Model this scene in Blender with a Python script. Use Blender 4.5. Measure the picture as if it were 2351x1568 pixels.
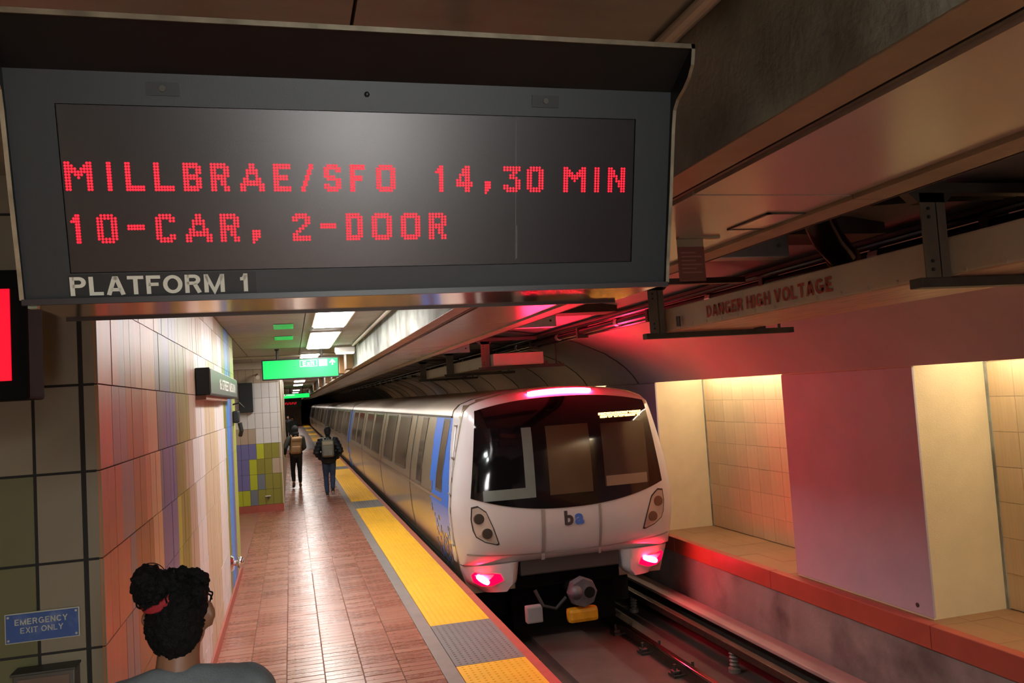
import bpy, bmesh, math, random
from mathutils import Vector, Matrix, noise
random.seed(7)
scene = bpy.context.scene
COL = scene.collection
for o in list(bpy.data.objects):
    bpy.data.objects.remove(o)

# ------------------------------------------------------------------ camera
CAM_H = 2.35
YAW, PITCH, ROLL, FPX = 0.265017, 0.0609067, -0.0627539, 1900.0
def cam_axes():
    cy, sy, cp, sp = math.cos(YAW), math.sin(YAW), math.cos(PITCH), math.sin(PITCH)
    f = Vector((sy*cp, cy*cp, sp)); r = Vector((cy, -sy, 0)); u = r.cross(f)
    c, s = math.cos(ROLL), math.sin(ROLL)
    return c*r + s*u, -s*r + c*u, f
_r, _u, _f = cam_axes()
cam = bpy.data.cameras.new('camera'); camo = bpy.data.objects.new('camera', cam); COL.objects.link(camo)
cam.sensor_width = 36.0; cam.lens = 36.0*FPX/2351.0; cam.clip_start = 0.05; cam.clip_end = 400
camo.matrix_world = Matrix(((_r.x, _u.x, -_f.x, 0), (_r.y, _u.y, -_f.y, 0), (_r.z, _u.z, -_f.z, CAM_H), (0, 0, 0, 1)))
scene.camera = camo

# ------------------------------------------------------------------ world, view
w = bpy.data.worlds.new('world'); scene.world = w; w.use_nodes = True
w.node_tree.nodes['Background'].inputs[0].default_value = (0.55, 0.5, 0.5, 1)
w.node_tree.nodes['Background'].inputs[1].default_value = 0.05
scene.view_settings.view_transform = 'Standard'; scene.view_settings.look = 'None'
scene.view_settings.exposure = 0.55; scene.view_settings.gamma = 1.0
scene.view_settings.use_curve_mapping = False
scene.cycles.max_bounces = 8; scene.cycles.diffuse_bounces = 6; scene.cycles.glossy_bounces = 3
scene.cycles.transmission_bounces = 3; scene.cycles.sample_clamp_indirect = 6.0
scene.cycles.caustics_reflective = False; scene.cycles.caustics_refractive = False

# lamp strengths (each lamp is a real fitting built further down)
PLATFORM_LIGHT = 22.0
REAR_LIGHT = 56.0
COVE_LIGHT = 8.0
TRAIN_BAR = 260.0
TRAIN_TAIL = 130.0

# ------------------------------------------------------------------ helpers
def hexc(h):
    h = h.lstrip('#'); v = [int(h[i:i+2], 16)/255 for i in (0, 2, 4)]
    return tuple(x/12.92 if x <= 0.04045 else ((x+0.055)/1.055)**2.4 for x in v)
MATS = {}
def mat(name, col, rough=0.6, metal=0.0, var=0.0, scale=6.0, bump=0.0, bscale=60.0, emit=None, estr=0.0, rand=0.0,
        stretch=None, col2=None, c2pos=(0.45, 0.6), c2scale=3.0, spec=0.5, coat=0.0, rvar=0.0, aniso=0.0):
    if name in MATS: return MATS[name]
    if isinstance(col, str): col = hexc(col)
    m = bpy.data.materials.new(name); m.use_nodes = True; MATS[name] = m
    nt = m.node_tree; b = nt.nodes['Principled BSDF']; L = nt.links.new
    b.inputs['Roughness'].default_value = rough; b.inputs['Metallic'].default_value = metal
    b.inputs['Specular IOR Level'].default_value = spec
    if aniso: b.inputs['Anisotropic'].default_value = aniso
    if coat: b.inputs['Coat Weight'].default_value = coat; b.inputs['Coat Roughness'].default_value = 0.15
    base = nt.nodes.new('ShaderNodeRGB'); base.outputs[0].default_value = (*col, 1); cur = base.outputs[0]
    tc = None
    def coords():
        nonlocal tc
        if tc is None:
            t = nt.nodes.new('ShaderNodeTexCoord'); mp = nt.nodes.new('ShaderNodeMapping')
            L(t.outputs['Object'], mp.inputs[0])
            if stretch: mp.inputs['Scale'].default_value = stretch
            tc = mp.outputs[0]
        return tc
    if col2 is not None:
        if isinstance(col2, str): col2 = hexc(col2)
        n = nt.nodes.new('ShaderNodeTexNoise'); n.inputs['Scale'].default_value = c2scale; n.inputs['Detail'].default_value = 7
        L(coords(), n.inputs['Vector'])
        r = nt.nodes.new('ShaderNodeMapRange'); r.inputs[1].default_value = c2pos[0]; r.inputs[2].default_value = c2pos[1]
        L(n.outputs['Fac'], r.inputs[0])
        mx = nt.nodes.new('ShaderNodeMixRGB'); mx.inputs[2].default_value = (*col2, 1)
        L(r.outputs[0], mx.inputs[0]); L(cur, mx.inputs[1]); cur = mx.outputs[0]
    if var or rand:
        hs = nt.nodes.new('ShaderNodeHueSaturation'); L(cur, hs.inputs['Color']); cur = hs.outputs[0]
        val = None
        if var:
            n = nt.nodes.new('ShaderNodeTexNoise'); n.inputs['Scale'].default_value = scale; n.inputs['Detail'].default_value = 8
            L(coords(), n.inputs['Vector'])
            r = nt.nodes.new('ShaderNodeMapRange'); r.inputs[1].default_value = 0.25; r.inputs[2].default_value = 0.75
            r.inputs[3].default_value = 1-var; r.inputs[4].default_value = 1+var; L(n.outputs['Fac'], r.inputs[0]); val = r.outputs[0]
        if rand:
            oi = nt.nodes.new('ShaderNodeObjectInfo'); r2 = nt.nodes.new('ShaderNodeMapRange')
            r2.inputs[3].default_value = 1-rand; r2.inputs[4].default_value = 1+rand; L(oi.outputs['Random'], r2.inputs[0])
            if val is None: val = r2.outputs[0]
            else:
                mu = nt.nodes.new('ShaderNodeMath'); mu.operation = 'MULTIPLY'; L(val, mu.inputs[0]); L(r2.outputs[0], mu.inputs[1]); val = mu.outputs[0]
        L(val, hs.inputs['Value'])
    L(cur, b.inputs['Base Color'])
    if rvar:
        n = nt.nodes.new('ShaderNodeTexNoise'); n.inputs['Scale'].default_value = scale*1.7; L(coords(), n.inputs['Vector'])
        r = nt.nodes.new('ShaderNodeMapRange'); r.inputs[3].default_value = max(0.02, rough-rvar); r.inputs[4].default_value = rough+rvar
        L(n.outputs['Fac'], r.inputs[0]); L(r.outputs[0], b.inputs['Roughness'])
    if bump:
        n = nt.nodes.new('ShaderNodeTexNoise'); n.inputs['Scale'].default_value = bscale; n.inputs['Detail'].default_value = 4
        L(coords(), n.inputs['Vector']); bp = nt.nodes.new('ShaderNodeBump'); bp.inputs['Strength'].default_value = bump
        bp.inputs['Distance'].default_value = 0.01; L(n.outputs['Fac'], bp.inputs['Height']); L(bp.outputs[0], b.inputs['Normal'])
    if emit is not None:
        if isinstance(emit, str): emit = hexc(emit)
        b.inputs['Emission Color'].default_value = (*emit, 1); b.inputs['Emission Strength'].default_value = estr
    return m

class MB:
    """collects verts and faces, world or local coordinates"""
    def __init__(s): s.v = []; s.f = []; s.mi = []; s.cur = 0
    def face(s, idx): s.f.append(tuple(idx)); s.mi.append(s.cur)
    def add(s, vs, fs):
        b = len(s.v); s.v += [tuple(p) for p in vs]
        for f in fs: s.face([b+i for i in f])
        return s
    def box(s, x0, x1, y0, y1, z0, z1):
        return s.add([(x0,y0,z0),(x1,y0,z0),(x1,y1,z0),(x0,y1,z0),(x0,y0,z1),(x1,y0,z1),(x1,y1,z1),(x0,y1,z1)],
                     [(0,3,2,1),(4,5,6,7),(0,1,5,4),(1,2,6,5),(2,3,7,6),(3,0,4,7)])
    def cbox(s, x0, x1, y0, y1, z0, z1, c):
        """box with chamfered long edges all round (bevel c)"""
        bm = bmesh.new(); bmesh.ops.create_cube(bm, size=1)
        for v in bm.verts:
            v.co = Vector((x0+(v.co.x+.5)*(x1-x0), y0+(v.co.y+.5)*(y1-y0), z0+(v.co.z+.5)*(z1-z0)))
        bmesh.ops.bevel(bm, geom=list(bm.edges), offset=c, segments=2, affect='EDGES', profile=0.6)
        bm.verts.index_update(); s.add([v.co for v in bm.verts], [[v.index for v in f.verts] for f in bm.faces]); bm.free(); return s
    def quad(s, a, b, c, d): return s.add([a, b, c, d], [(0, 1, 2, 3)])
    def poly(s, pts): return s.add(pts, [tuple(range(len(pts)))])
    def prism(s, pts, off):
        """closed polygon pts (3d list) swept by vector off"""
        n = len(pts); off = Vector(off); top = [tuple(Vector(p)+off) for p in pts]
        fs = [tuple(range(n))[::-1], tuple(range(n, 2*n))] + [(i, (i+1) % n, n+(i+1) % n, n+i) for i in range(n)]
        return s.add(list(pts)+top, fs)
    def tube(s, path, r, n=10, cap=True):
        P = [Vector(p) for p in path]; R = r if isinstance(r, (list, tuple)) else [r]*len(P); rings = []
        ref = Vector((0, 0, 1)) if abs((P[-1]-P[0]).normalized().z) < 0.9 else Vector((1, 0, 0))
        for i, p in enumerate(P):
            t = (P[min(i+1, len(P)-1)]-P[max(i-1, 0)]).normalized(); a = t.cross(ref).normalized(); b = a.cross(t)
            rings.append([p+(a*math.cos(2*math.pi*k/n)+b*math.sin(2*math.pi*k/n))*R[i] for k in range(n)])
        vs = [q for g in rings for q in g]; fs = []
        for i in range(len(P)-1):
            for k in range(n): fs.append((i*n+k, i*n+(k+1) % n, (i+1)*n+(k+1) % n, (i+1)*n+k))
        if cap: fs.append(tuple(range(n))); fs.append(tuple(range((len(P)-1)*n, len(P)*n))[::-1])
        return s.add(vs, fs)
    def ellip(s, c, r, n=14, m=9, rot=None):
        c = Vector(c); vs = []; fs = []
        for j in range(m+1):
            th = math.pi*j/m
            for k in range(n):
                ph = 2*math.pi*k/n
                d = Vector((r[0]*math.sin(th)*math.cos(ph), r[1]*math.sin(th)*math.sin(ph), r[2]*math.cos(th)))
                if rot is not None: d = rot @ d
                vs.append(c+d)
        for j in range(m):
            for k in range(n): fs.append((j*n+k, (j+1)*n+k, (j+1)*n+(k+1) % n, j*n+(k+1) % n))
        return s.add(vs, fs)
    def grid(s, fn, nu, nv):
        b = len(s.v)
        for j in range(nv+1):
            for i in range(nu+1): s.v.append(tuple(fn(i/nu, j/nv)))
        for j in range(nv):
            for i in range(nu):
                a = b+j*(nu+1)+i; s.face((a, a+1, a+nu+2, a+nu+1))
        return s
    def mesh(s, name='m'):
        me = bpy.data.meshes.new(name); me.from_pydata(s.v, [], s.f); me.validate(); me.update(); return me
    def obj(s, name, m, parent=None, smooth=False, fix=True):
        me = s.mesh(name)
        if fix and not any(s.mi):
            bm = bmesh.new(); bm.from_mesh(me); bmesh.ops.recalc_face_normals(bm, faces=bm.faces); bm.to_mesh(me); bm.free()
        ms = m if isinstance(m, list) else [m]
        for x in ms: me.materials.append(x)
        if any(s.mi): me.polygons.foreach_set('material_index', s.mi)
        o = bpy.data.objects.new(name, me); COL.objects.link(o)
        if smooth: shade(o)
        if parent is not None: adopt(o, parent)
        return o
def shade(o, angle=0.7):
    o.data.polygons.foreach_set('use_smooth', [True]*len(o.data.polygons))
    try: o.data.set_sharp_from_angle(angle=angle)
    except Exception: pass
def adopt(o, parent):
    o.parent = parent; o.matrix_parent_inverse = Matrix.Translation(-Vector(parent.location)) if parent.type == 'EMPTY' else Matrix()
def thing(name, label, cat, loc=(0, 0, 0), group=None):
    o = bpy.data.objects.new(name, None); COL.objects.link(o); o.location = loc; o.empty_display_size = 0.1
    o['label'] = label; o['category'] = cat
    if group: o['group'] = group
    return o
def tag(o, label, cat, group=None):
    o['label'] = label; o['category'] = cat
    if group: o['group'] = group
    return o
def struct(o):
    o['kind'] = 'structure'; return o
def inst(me, name, m, loc, parent):
    """a piece that shares its mesh, with a material of its own"""
    o = bpy.data.objects.new(name, me); COL.objects.link(o); o.location = loc
    if not me.materials: me.materials.append(None)
    o.material_slots[0].link = 'OBJECT'; o.material_slots[0].material = m
    o.parent = parent
    if parent.type == 'EMPTY': o.matrix_parent_inverse = Matrix.Translation(-Vector(parent.location))
    return o
def text_mesh(body, size, bold=0.0, extrude=0.002, align='LEFT', spacing=1.0):
    cu = bpy.data.curves.new('txt', 'FONT'); cu.body = body; cu.size = size; cu.offset = bold; cu.extrude = extrude
    cu.align_x = align; cu.space_character = spacing; cu.resolution_u = 3
    o = bpy.data.objects.new('txt', cu); COL.objects.link(o)
    dg = bpy.context.evaluated_depsgraph_get(); me = bpy.data.meshes.new_from_object(o.evaluated_get(dg))
    bpy.data.objects.remove(o); return me
def text_obj(name, body, size, m, origin, ux, uy, parent=None, width=None, height=None, bold=0.0, extrude=0.001, spacing=1.0):
    """letters laid on a plane: origin = lower left, ux / uy = directions of writing and up (unit)"""
    me = text_mesh(body, size, bold, extrude, 'LEFT', spacing)
    xs = [v.co.x for v in me.vertices]; ys = [v.co.y for v in me.vertices]
    x0, y0 = min(xs), min(ys); sx = (width/(max(xs)-x0)) if width else 1.0; sy = (height/(max(ys)-y0)) if height else sx
    ux, uy = Vector(ux), Vector(uy); n = ux.cross(uy); O = Vector(origin)
    for v in me.vertices:
        v.co = O + ux*((v.co.x-x0)*sx) + uy*((v.co.y-y0)*sy) + n*(v.co.z+extrude)
    me.materials.clear(); me.materials.append(m)
    o = bpy.data.objects.new(name, me); COL.objects.link(o)
    if parent is not None: adopt(o, parent)
    return o
# ------------------------------------------------------------------ block lettering, one mesh per letter
def arc(cx, cy, rx, ry, a0, a1, n=14):
    return [(cx+rx*math.cos(math.radians(a0+(a1-a0)*k/n)), cy+ry*math.sin(math.radians(a0+(a1-a0)*k/n))) for k in range(n+1)]
def glyph(ch, t):
    """strokes (centre lines) in a box of height 1, and the box width"""
    a = t/2
    if ch == 'O': return [arc(.40, .5, .40-a, .5-a, 0, 360, 28)], .80
    if ch == 'C': return [arc(.39, .5, .39-a, .5-a, 42, 318, 22)], .74
    if ch == 'G': return [arc(.40, .5, .40-a, .5-a, 42, 340, 22), [(.42, .46), (.78-a, .46), (.78-a, .04)]], .80
    if ch == 'D': return [[(a, a), (a, 1-a), (.30, 1-a)]+arc(.30, .5, .42-a, .5-a, 90, -90, 14)+[(a, a)]], .72
    if ch == 'P': return [[(a, 0), (a, 1)], [(a, 1-a), (.36, 1-a)]+arc(.36, .71, .27-a, .29-a, 90, -90, 10)+[(a, .42+a)]], .64
    if ch == 'R': return [[(a, 0), (a, 1)], [(a, 1-a), (.38, 1-a)]+arc(.38, .72, .27-a, .28-a, 90, -90, 10)+[(a, .44+a)], [(.40, .5), (.60, 0)]], .70
    if ch == 'B': return glyph('R', t)
    if ch == 'S': return [arc(.34, .735, .31-a, .265-a, 25, 268, 14)+arc(.34, .265, .33-a, .265-a, 88, -155, 14)], .68
    if ch == 'L': return [[(a, 1), (a, a), (.56, a)]], .58
    if ch == 'T': return [[(0, 1-a), (.66, 1-a)], [(.33, 0), (.33, 1-t)]], .66
    if ch == 'E': return [[(.60, a), (a, a), (a, 1-a), (.60, 1-a)], [(a, .5), (.54, .5)]], .62
    if ch == 'F': return [[(a, 0), (a, 1-a), (.58, 1-a)], [(a, .52), (.50, .52)]], .58
    if ch == 'H': return [[(a, 0), (a, 1)], [(.70-a, 0), (.70-a, 1)], [(a, .52), (.70-a, .52)]], .70
    if ch == 'I': return [[(a, 0), (a, 1)]], t
    if ch == 'N': return [[(a, 0), (a, 1)], [(.70-a, 0), (.70-a, 1)], [(a*.9, 1-a*.6), (.70-a*.9, a*.6)]], .70
    if ch == 'M': return [[(a, 0), (a, 1)], [(.86-a, 0), (.86-a, 1)], [(a, 1-a*.5), (.43, a*.7), (.86-a, 1-a*.5)]], .86
    if ch == 'A': return [[(a*.9, 0), (.37-a*.25, 1-a*.3)], [(.74-a*.9, 0), (.37+a*.25, 1-a*.3)], [(.17, .28), (.57, .28)], [(.28, 1-a), (.46, 1-a)]], .74
    if ch == 'V': return [[(a*.9, 1), (.36-a*.2, a*.3)], [(.72-a*.9, 1), (.36+a*.2, a*.3)]], .72
    if ch == 'X': return [[(a, 0), (.70-a, 1)], [(a, 1), (.70-a, 0)]], .70
    if ch == 'Y': return [[(a*.9, 1), (.36, .46)], [(.72-a*.9, 1), (.36, .46)], [(.36, .5), (.36, 0)]], .72
    if ch == '1': return [[(.34-a, 0), (.34-a, 1)], [(.02, .80-a), (.16, .80-a), (.34-a, .93)]], .36
    if ch == '6': return [arc(.33, .31, .33-a, .31-a, 0, 360, 20), arc(.42, .42, .42-a, .58-a, 180, 75, 10)], .66
    if ch == 'x': return [[(a, 0), (.54-a, .72)], [(a, .72), (.54-a, 0)]], .54
    if ch == 'i': return [[(a, 0), (a, .72)], [(a, .84), (a, 1)]], t
    if ch == 't': return [[(.18, .92), (.18, .16), (.36, a)], [(0, .66), (.36, .66)]], .38
    return [], .34
def stroke(mb, pts, t, put):
    n = len(pts); Ls, Rs = [], []; closed = n > 3 and abs(pts[0][0]-pts[-1][0])+abs(pts[0][1]-pts[-1][1]) < 1e-6
    for i in range(n):
        p = Vector(pts[i]); d0 = (p-Vector(pts[i-1])) if i > 0 else ((p-Vector(pts[-2])) if closed else Vector((0, 0)))
        d1 = (Vector(pts[i+1])-p) if i < n-1 else ((Vector(pts[1])-p) if closed else Vector((0, 0)))
        d0 = d0.normalized() if d0.length else d1.normalized(); d1 = d1.normalized() if d1.length else d0
        n0 = Vector((-d0.y, d0.x)); n1 = Vector((-d1.y, d1.x)); m = (n0+n1); m = m.normalized() if m.length > .2 else n0
        k = t/2/max(0.45, m.dot(n0)); Ls.append(p+m*k); Rs.append(p-m*k)
    for i in range(n-1): mb.quad(put(*Rs[i]), put(*Rs[i+1]), put(*Ls[i+1]), put(*Ls[i]))
def letters(body, m, origin, ux, uy, width, height, parent, t=0.18, gap=0.13, space=0.34, name='letter'):
    """each letter of a line of writing is a part of its own"""
    ux, uy = Vector(ux), Vector(uy); O = Vector(origin); nrm = ux.cross(uy)
    adv = []; x = 0
    for ch in body:
        w_ = glyph(ch, t)[1] if ch != ' ' else space; adv.append(x); x += w_+(gap if ch != ' ' else 0)
    sx = width/(x-gap)
    for ch, x0 in zip(body, adv):
        if ch == ' ': continue
        mb = MB()
        for st in glyph(ch, t)[0]:
            stroke(mb, st, t, lambda a, b: O+ux*((x0+a)*sx)+uy*(b*height)+nrm*0.0006)
        mb.obj(name, m, parent, fix=False)
def blob(name, mb, m, parent=None, voxel=0.012, smooth=6, disp=None):
    """closed overlapping shapes fused to one continuous skin"""
    me = mb.mesh(name)
    bm = bmesh.new(); bm.from_mesh(me); bmesh.ops.remove_doubles(bm, verts=bm.verts, dist=1e-5); bmesh.ops.recalc_face_normals(bm, faces=bm.faces); bm.to_mesh(me); bm.free()
    t = bpy.data.objects.new('tmp', me); COL.objects.link(t)
    r = t.modifiers.new('r', 'REMESH'); r.mode = 'VOXEL'; r.voxel_size = voxel
    if smooth:
        sm = t.modifiers.new('s', 'SMOOTH'); sm.factor = 0.5; sm.iterations = smooth
    dg = bpy.context.evaluated_depsgraph_get(); out = bpy.data.meshes.new_from_object(t.evaluated_get(dg))
    bpy.data.objects.remove(t); bpy.data.meshes.remove(me)
    if disp is not None:
        nn = [v.normal.copy() for v in out.vertices]
        for v, n in zip(out.vertices, nn): v.co = v.co + n*disp(v.co)
        out.update()
    out.name = name; out.materials.clear(); out.materials.append(m)
    o = bpy.data.objects.new(name, out); COL.objects.link(o)
    out.polygons.foreach_set('use_smooth', [True]*len(out.polygons))
    if parent is not None: adopt(o, parent)
    return o
def smoothstep(a, b, x):
    t = max(0.0, min(1.0, (x-a)/(b-a))); return t*t*(3-2*t)
def interp(tab, x):
    if x <= tab[0][0]: return tab[0][1]
    for (a, b), (c, d) in zip(tab, tab[1:]):
        if x <= c: return b+(d-b)*(x-a)/(c-a)
    return tab[-1][1]

# ------------------------------------------------------------------ materials
concrete = mat('concrete', '#979c93', 0.8, var=0.35, scale=3.0, bump=0.4, bscale=40, col2='#6b675d', c2pos=(0.42, 0.66), c2scale=2.2)
concrete_dark = mat('concrete_dark', '#4a423e', 0.85, var=0.35, scale=2.0, bump=0.5, bscale=30)
vault_paint = mat('vault_paint', '#aa9fa2', 0.75, var=0.10, scale=1.2, bump=0.15, bscale=80)
ceiling_mat = mat('ceiling_board', '#9b9c92', 0.55, var=0.16, scale=2.0, stretch=(1, 4, 1), bump=0.1, bscale=20)
grout = mat('grout', '#4f4740', 0.9, var=0.2)
grout_dark = mat('grout_dark', '#2b2724', 0.9)
enamel = mat('enamel_panel', '#b09f98', 0.24, var=0.06, scale=1.0, coat=0.2)
enamel_trim = mat('enamel_trim', '#8f7d68', 0.5, var=0.2, scale=5.0, bump=0.15)
steel = mat('brushed_steel', '#b9b6b2', 0.34, metal=1.0, var=0.10, scale=3, stretch=(6, 0.6, 6))
steel_dark = mat('dark_steel', '#4b4843', 0.5, metal=0.6, var=0.2, scale=8)
black_metal = mat('black_metal', '#15181a', 0.45, var=0.15, scale=10, bump=0.05, bscale=300)
black_plastic = mat('black_plastic', '#121316', 0.4)
black_rubber = mat('black_rubber', '#161514', 0.6)
cream_paint = mat('cream_paint', '#bcb4a4', 0.5, var=0.12, scale=2.5, bump=0.05)
chrome = mat('chrome', '#e0e0e0', 0.08, metal=1.0)
white_paint = mat('white_paint', '#d8d4ce', 0.35, var=0.04, scale=2.0, coat=0.3)
terracotta = [mat('terracotta_%d' % i, c, r, var=0.14, scale=9, bump=0.05, bscale=30, rand=0.06, rvar=0.05) for i, (c, r) in
              enumerate([('#8f5743', 0.27), ('#965d48', 0.29), ('#8b5440', 0.27), ('#99634d', 0.30)])]
red_edge = mat('red_edge_tile', '#a04a38', 0.5, var=0.12, scale=7)
yellow = mat('yellow_tactile', '#efb30c', 0.5, var=0.08, scale=4, rand=0.05)
grey_tactile = mat('grey_tactile', '#6d6a69', 0.55, var=0.1, scale=6)
# ------------------------------------------------------------------ platform floor
YEND = 128.0
PE = 2.0                       # platform edge
floor = struct(MB().box(-3.0, 1.98, -8.0, YEND, -1.25, -0.012).obj('floor', mat('platform_slab', '#74523f', 0.8, var=0.2, scale=2)))
TW, TD = 0.322, 0.110          # pavers lie across the platform
def paver_mesh():
    bm = bmesh.new(); bmesh.ops.create_cube(bm, size=1)
    for v in bm.verts: v.co = Vector((v.co.x*(TW-0.006), v.co.y*(TD-0.006), v.co.z*0.018))
    top = [e for e in bm.edges if all(v.co.z > 0 for v in e.verts)]
    bmesh.ops.bevel(bm, geom=top, offset=0.003, segments=1, affect='EDGES')
    me = bpy.data.meshes.new('floor_tile'); bm.to_mesh(me); bm.free(); return me
pav = paver_mesh()
cols = [-0.62+TW*i for i in range(6)]       # column centres, last ends at 1.15
tiles = []
for ci, cx in enumerate(cols):
    off = random.random()*TD
    y = 5.6+off
    while y < 46:
        tiles.append((y, ci, cx)); y += TD
for y in [5.9+0.33*k for k in range(20)]: tiles.append((y, -1, 0))
tiles = [t for t in tiles if t[1] >= 0]; tiles.sort()
def rz(): return random.uniform(-0.0012, 0.0012)
n_near = 0; rest = MB()
for (y, ci, cx) in tiles:
    if y < 6.2: pass
    if n_near < 298 and y > 6.35 and not (cx < -0.45 and y < 8.3):
        o = inst(pav, 'floor_tile', random.choice(terracotta), (cx, y, -0.009+rz()), floor); n_near += 1
        o.rotation_euler = (random.uniform(-.004, .004), random.uniform(-.004, .004), 0)
    else:
        rest.cur = random.randrange(4); z = -0.009+rz(); a, b = (TW-0.006)/2, (TD-0.006)/2
        rest.box(cx-a, cx+a, y-b, y+b, z-0.009, z+0.009)
ro = rest.obj('floor_tiles_beyond', terracotta, floor); ro['kind'] = 'stuff'
# beyond: too far to tell the pavers apart
MB().box(-1.3, 1.15, 46, YEND, -0.03, 0.0).obj('far_paving', mat('far_paving', '#93604b', 0.38, var=0.2, scale=4), floor)
MB().box(-0.785, 1.15, -8.0, 5.55, -0.03, 0.0).obj('near_paving', mat('far_paving', '#93604b', 0.38), floor)
MB().box(-1.9, -0.785, 12.75, 19.77, -0.03, 0.0).obj('alcove_paving', mat('far_paving', '#93604b', 0.38), floor)
# border strips and edge tiles
MB().box(1.15, 1.28, -8.0, YEND, -0.03, 0.002).obj('grey_border', mat('grey_border', '#7b706a', 0.6, var=0.15, scale=6), floor)
em = MB().box(-0.045, 0.045, 0, 1.195, -0.05, 0.0).mesh('edge_tile')
y = 5.0
while y < 40:
    inst(em, 'edge_tile', red_edge, (1.955, y, rz()+0.001), floor); y += 1.2
MB().box(1.91, 2.0, 40, YEND, -0.05, 0).obj('edge_course', red_edge, floor)
# tactile panels
def tactile(length, width, pitch, r0, r1, h):
    mb = MB().box(0, width, 0, length, -0.02, 0.006)
    nx = int(width/pitch); ny = int(length/pitch); sx = (width-(nx-1)*pitch)/2; sy = (length-(ny-1)*pitch)/2
    for i in range(nx):
        for j in range(ny):
            cx, cy = sx+i*pitch, sy+j*pitch
            a = [(cx+r0*math.cos(k*math.pi/3), cy+r0*math.sin(k*math.pi/3), 0.006) for k in range(6)]
            b = [(cx+r1*math.cos(k*math.pi/3), cy+r1*math.sin(k*math.pi/3), 0.006+h) for k in range(6)]
            mb.add(a+b, [(k, (k+1) % 6, 6+(k+1) % 6, 6+k) for k in range(6)]+[(6, 7, 8, 9, 10, 11)])
    return mb.mesh('tactile_panel')
PAN = 2.52
ym = tactile(PAN-0.006, 0.622, 0.058, 0.0135, 0.008, 0.005)
gm = tactile(1.36, 0.622, 0.058, 0.0135, 0.008, 0.005)
ymf = MB().box(0, 0.622, 0, PAN-0.006, -0.02, 0.008).mesh('tactile_panel')
PITCHY = 11.45
for k in range(-1, 10):
    g0 = 7.26+PITCHY*k              # grey door panel 7.26 .. 8.62
    if k >= 0: inst(gm if k < 3 else MB().box(0, .622, 0, 1.36, -.02, .008).mesh('door_panel'), 'grey_door_panel', grey_tactile, (1.285, g0, 0), floor)
    for q in range(4):
        y0 = g0+1.37+q*PAN
        if y0+PAN < 4.0 or y0 > YEND-3: continue
        inst(ym if y0 < 26 else ymf, 'yellow_tactile_panel', yellow, (1.285, y0, random.uniform(-.0015, .0015)), floor)

# ------------------------------------------------------------------ striped tile wall on the left
WX = -0.785
PAL = {'O': '#ca8350', 'G': '#96928e', 'U': '#b07f28', 'P': '#d89a58', 'K': '#ecc890', 'B': '#737b84', 'V': '#716ea6', 'L': '#bcc41c',
       'Y': '#8f8a2a', 'T': '#b9a48c', 'W': '#dfdad6', 'E': '#c9b798', 'S': '#4f90e2', 'J': '#b4ba58', 'D': '#8b7d68', 'Q': '#67633f', 'C': '#d8be98'}
def dim(h, k=0.70): return tuple(x*k for x in hexc(h))
glaze = {k: mat('glazed_tile_'+k.lower(), dim(c, 0.95 if k in 'DQC' else 0.78), 0.42, var=0.07, scale=3.0, stretch=(1, 14, 0.6), rand=0.05) for k, c in PAL.items()}
TAIL = [('Y', 11.05), ('S', 11.65), ('V', 12.05), ('J', 12.75)]
ROWS = {
 0.12:  [('O', 4.45), ('G', 4.75), ('U', 5.2), ('P', 5.4), ('K', 5.6), ('V', 6.2), ('L', 6.45), ('Y', 7.0), ('T', 7.5), ('W', 8.2), ('E', 9.6), ('W', 10.7)]+TAIL,
 0.307: [('O', 4.3), ('G', 4.6), ('U', 5.05), ('K', 5.5), ('V', 6.35), ('Y', 6.95), ('T', 7.4), ('W', 8.3), ('E', 9.5), ('W', 10.7)]+TAIL,
 0.672: [('O', 4.45), ('G', 4.6), ('U', 5.2), ('K', 5.5), ('V', 6.2), ('L', 6.4), ('Y', 6.9), ('T', 7.5), ('W', 8.2), ('E', 9.7), ('W', 10.7)]+TAIL,
 1.037: [('O', 4.30), ('G', 4.62), ('U', 5.0), ('K', 5.5), ('V', 6.22), ('L', 6.41), ('Y', 6.92), ('T', 7.45), ('W', 8.15), ('E', 9.7), ('W', 10.7)]+TAIL,
 1.402: [('O', 4.46), ('G', 4.62), ('U', 5.18), ('K', 5.52), ('V', 6.23), ('L', 6.42), ('Y', 6.95), ('T', 7.4), ('W', 8.1), ('E', 9.7), ('W', 10.7)]+TAIL,
 1.765: [('O', 4.30), ('G', 4.62), ('U', 4.98), ('P', 5.14), ('K', 5.5), ('B', 5.62), ('V', 6.22), ('Y', 6.75), ('T', 7.25), ('W', 8.2), ('E', 9.7), ('W', 10.75)]+TAIL,
 2.13:  [('O', 4.13), ('G', 4.47), ('U', 4.93), ('P', 5.09), ('K', 5.45), ('B', 5.68), ('V', 6.30), ('Y', 7.08), ('T', 7.55), ('W', 8.3), ('E', 9.4), ('W', 10.6)]+TAIL,
 2.495: [('O', 4.31), ('G', 4.46), ('U', 4.76), ('P', 4.94), ('K', 5.42), ('B', 5.75), ('V', 6.05), ('Y', 7.0), ('T', 7.6), ('W', 8.6), ('E', 9.5), ('W', 10.6)]+TAIL,
 2.86:  [('O', 4.3), ('G', 4.45), ('U', 4.9), ('P', 5.1), ('K', 5.6), ('B', 5.9), ('V', 6.4), ('Y', 7.2), ('T', 8.3), ('W', 9.3), ('E', 10.0), ('W', 10.6)]+TAIL,
 3.225: [('O', 4.45), ('G', 4.6), ('U', 5.0), ('K', 5.7), ('V', 6.2), ('Y', 7.2), ('T', 8.6), ('W', 9.6), ('T', 10.6)]+TAIL}
wall_left = struct(MB().box(-3.0, WX-0.012, 3.864, 12.74, 0.0, 3.4).obj('wall_left', grout))
ZL = sorted(ROWS)+[3.4]
all_t = []
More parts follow.
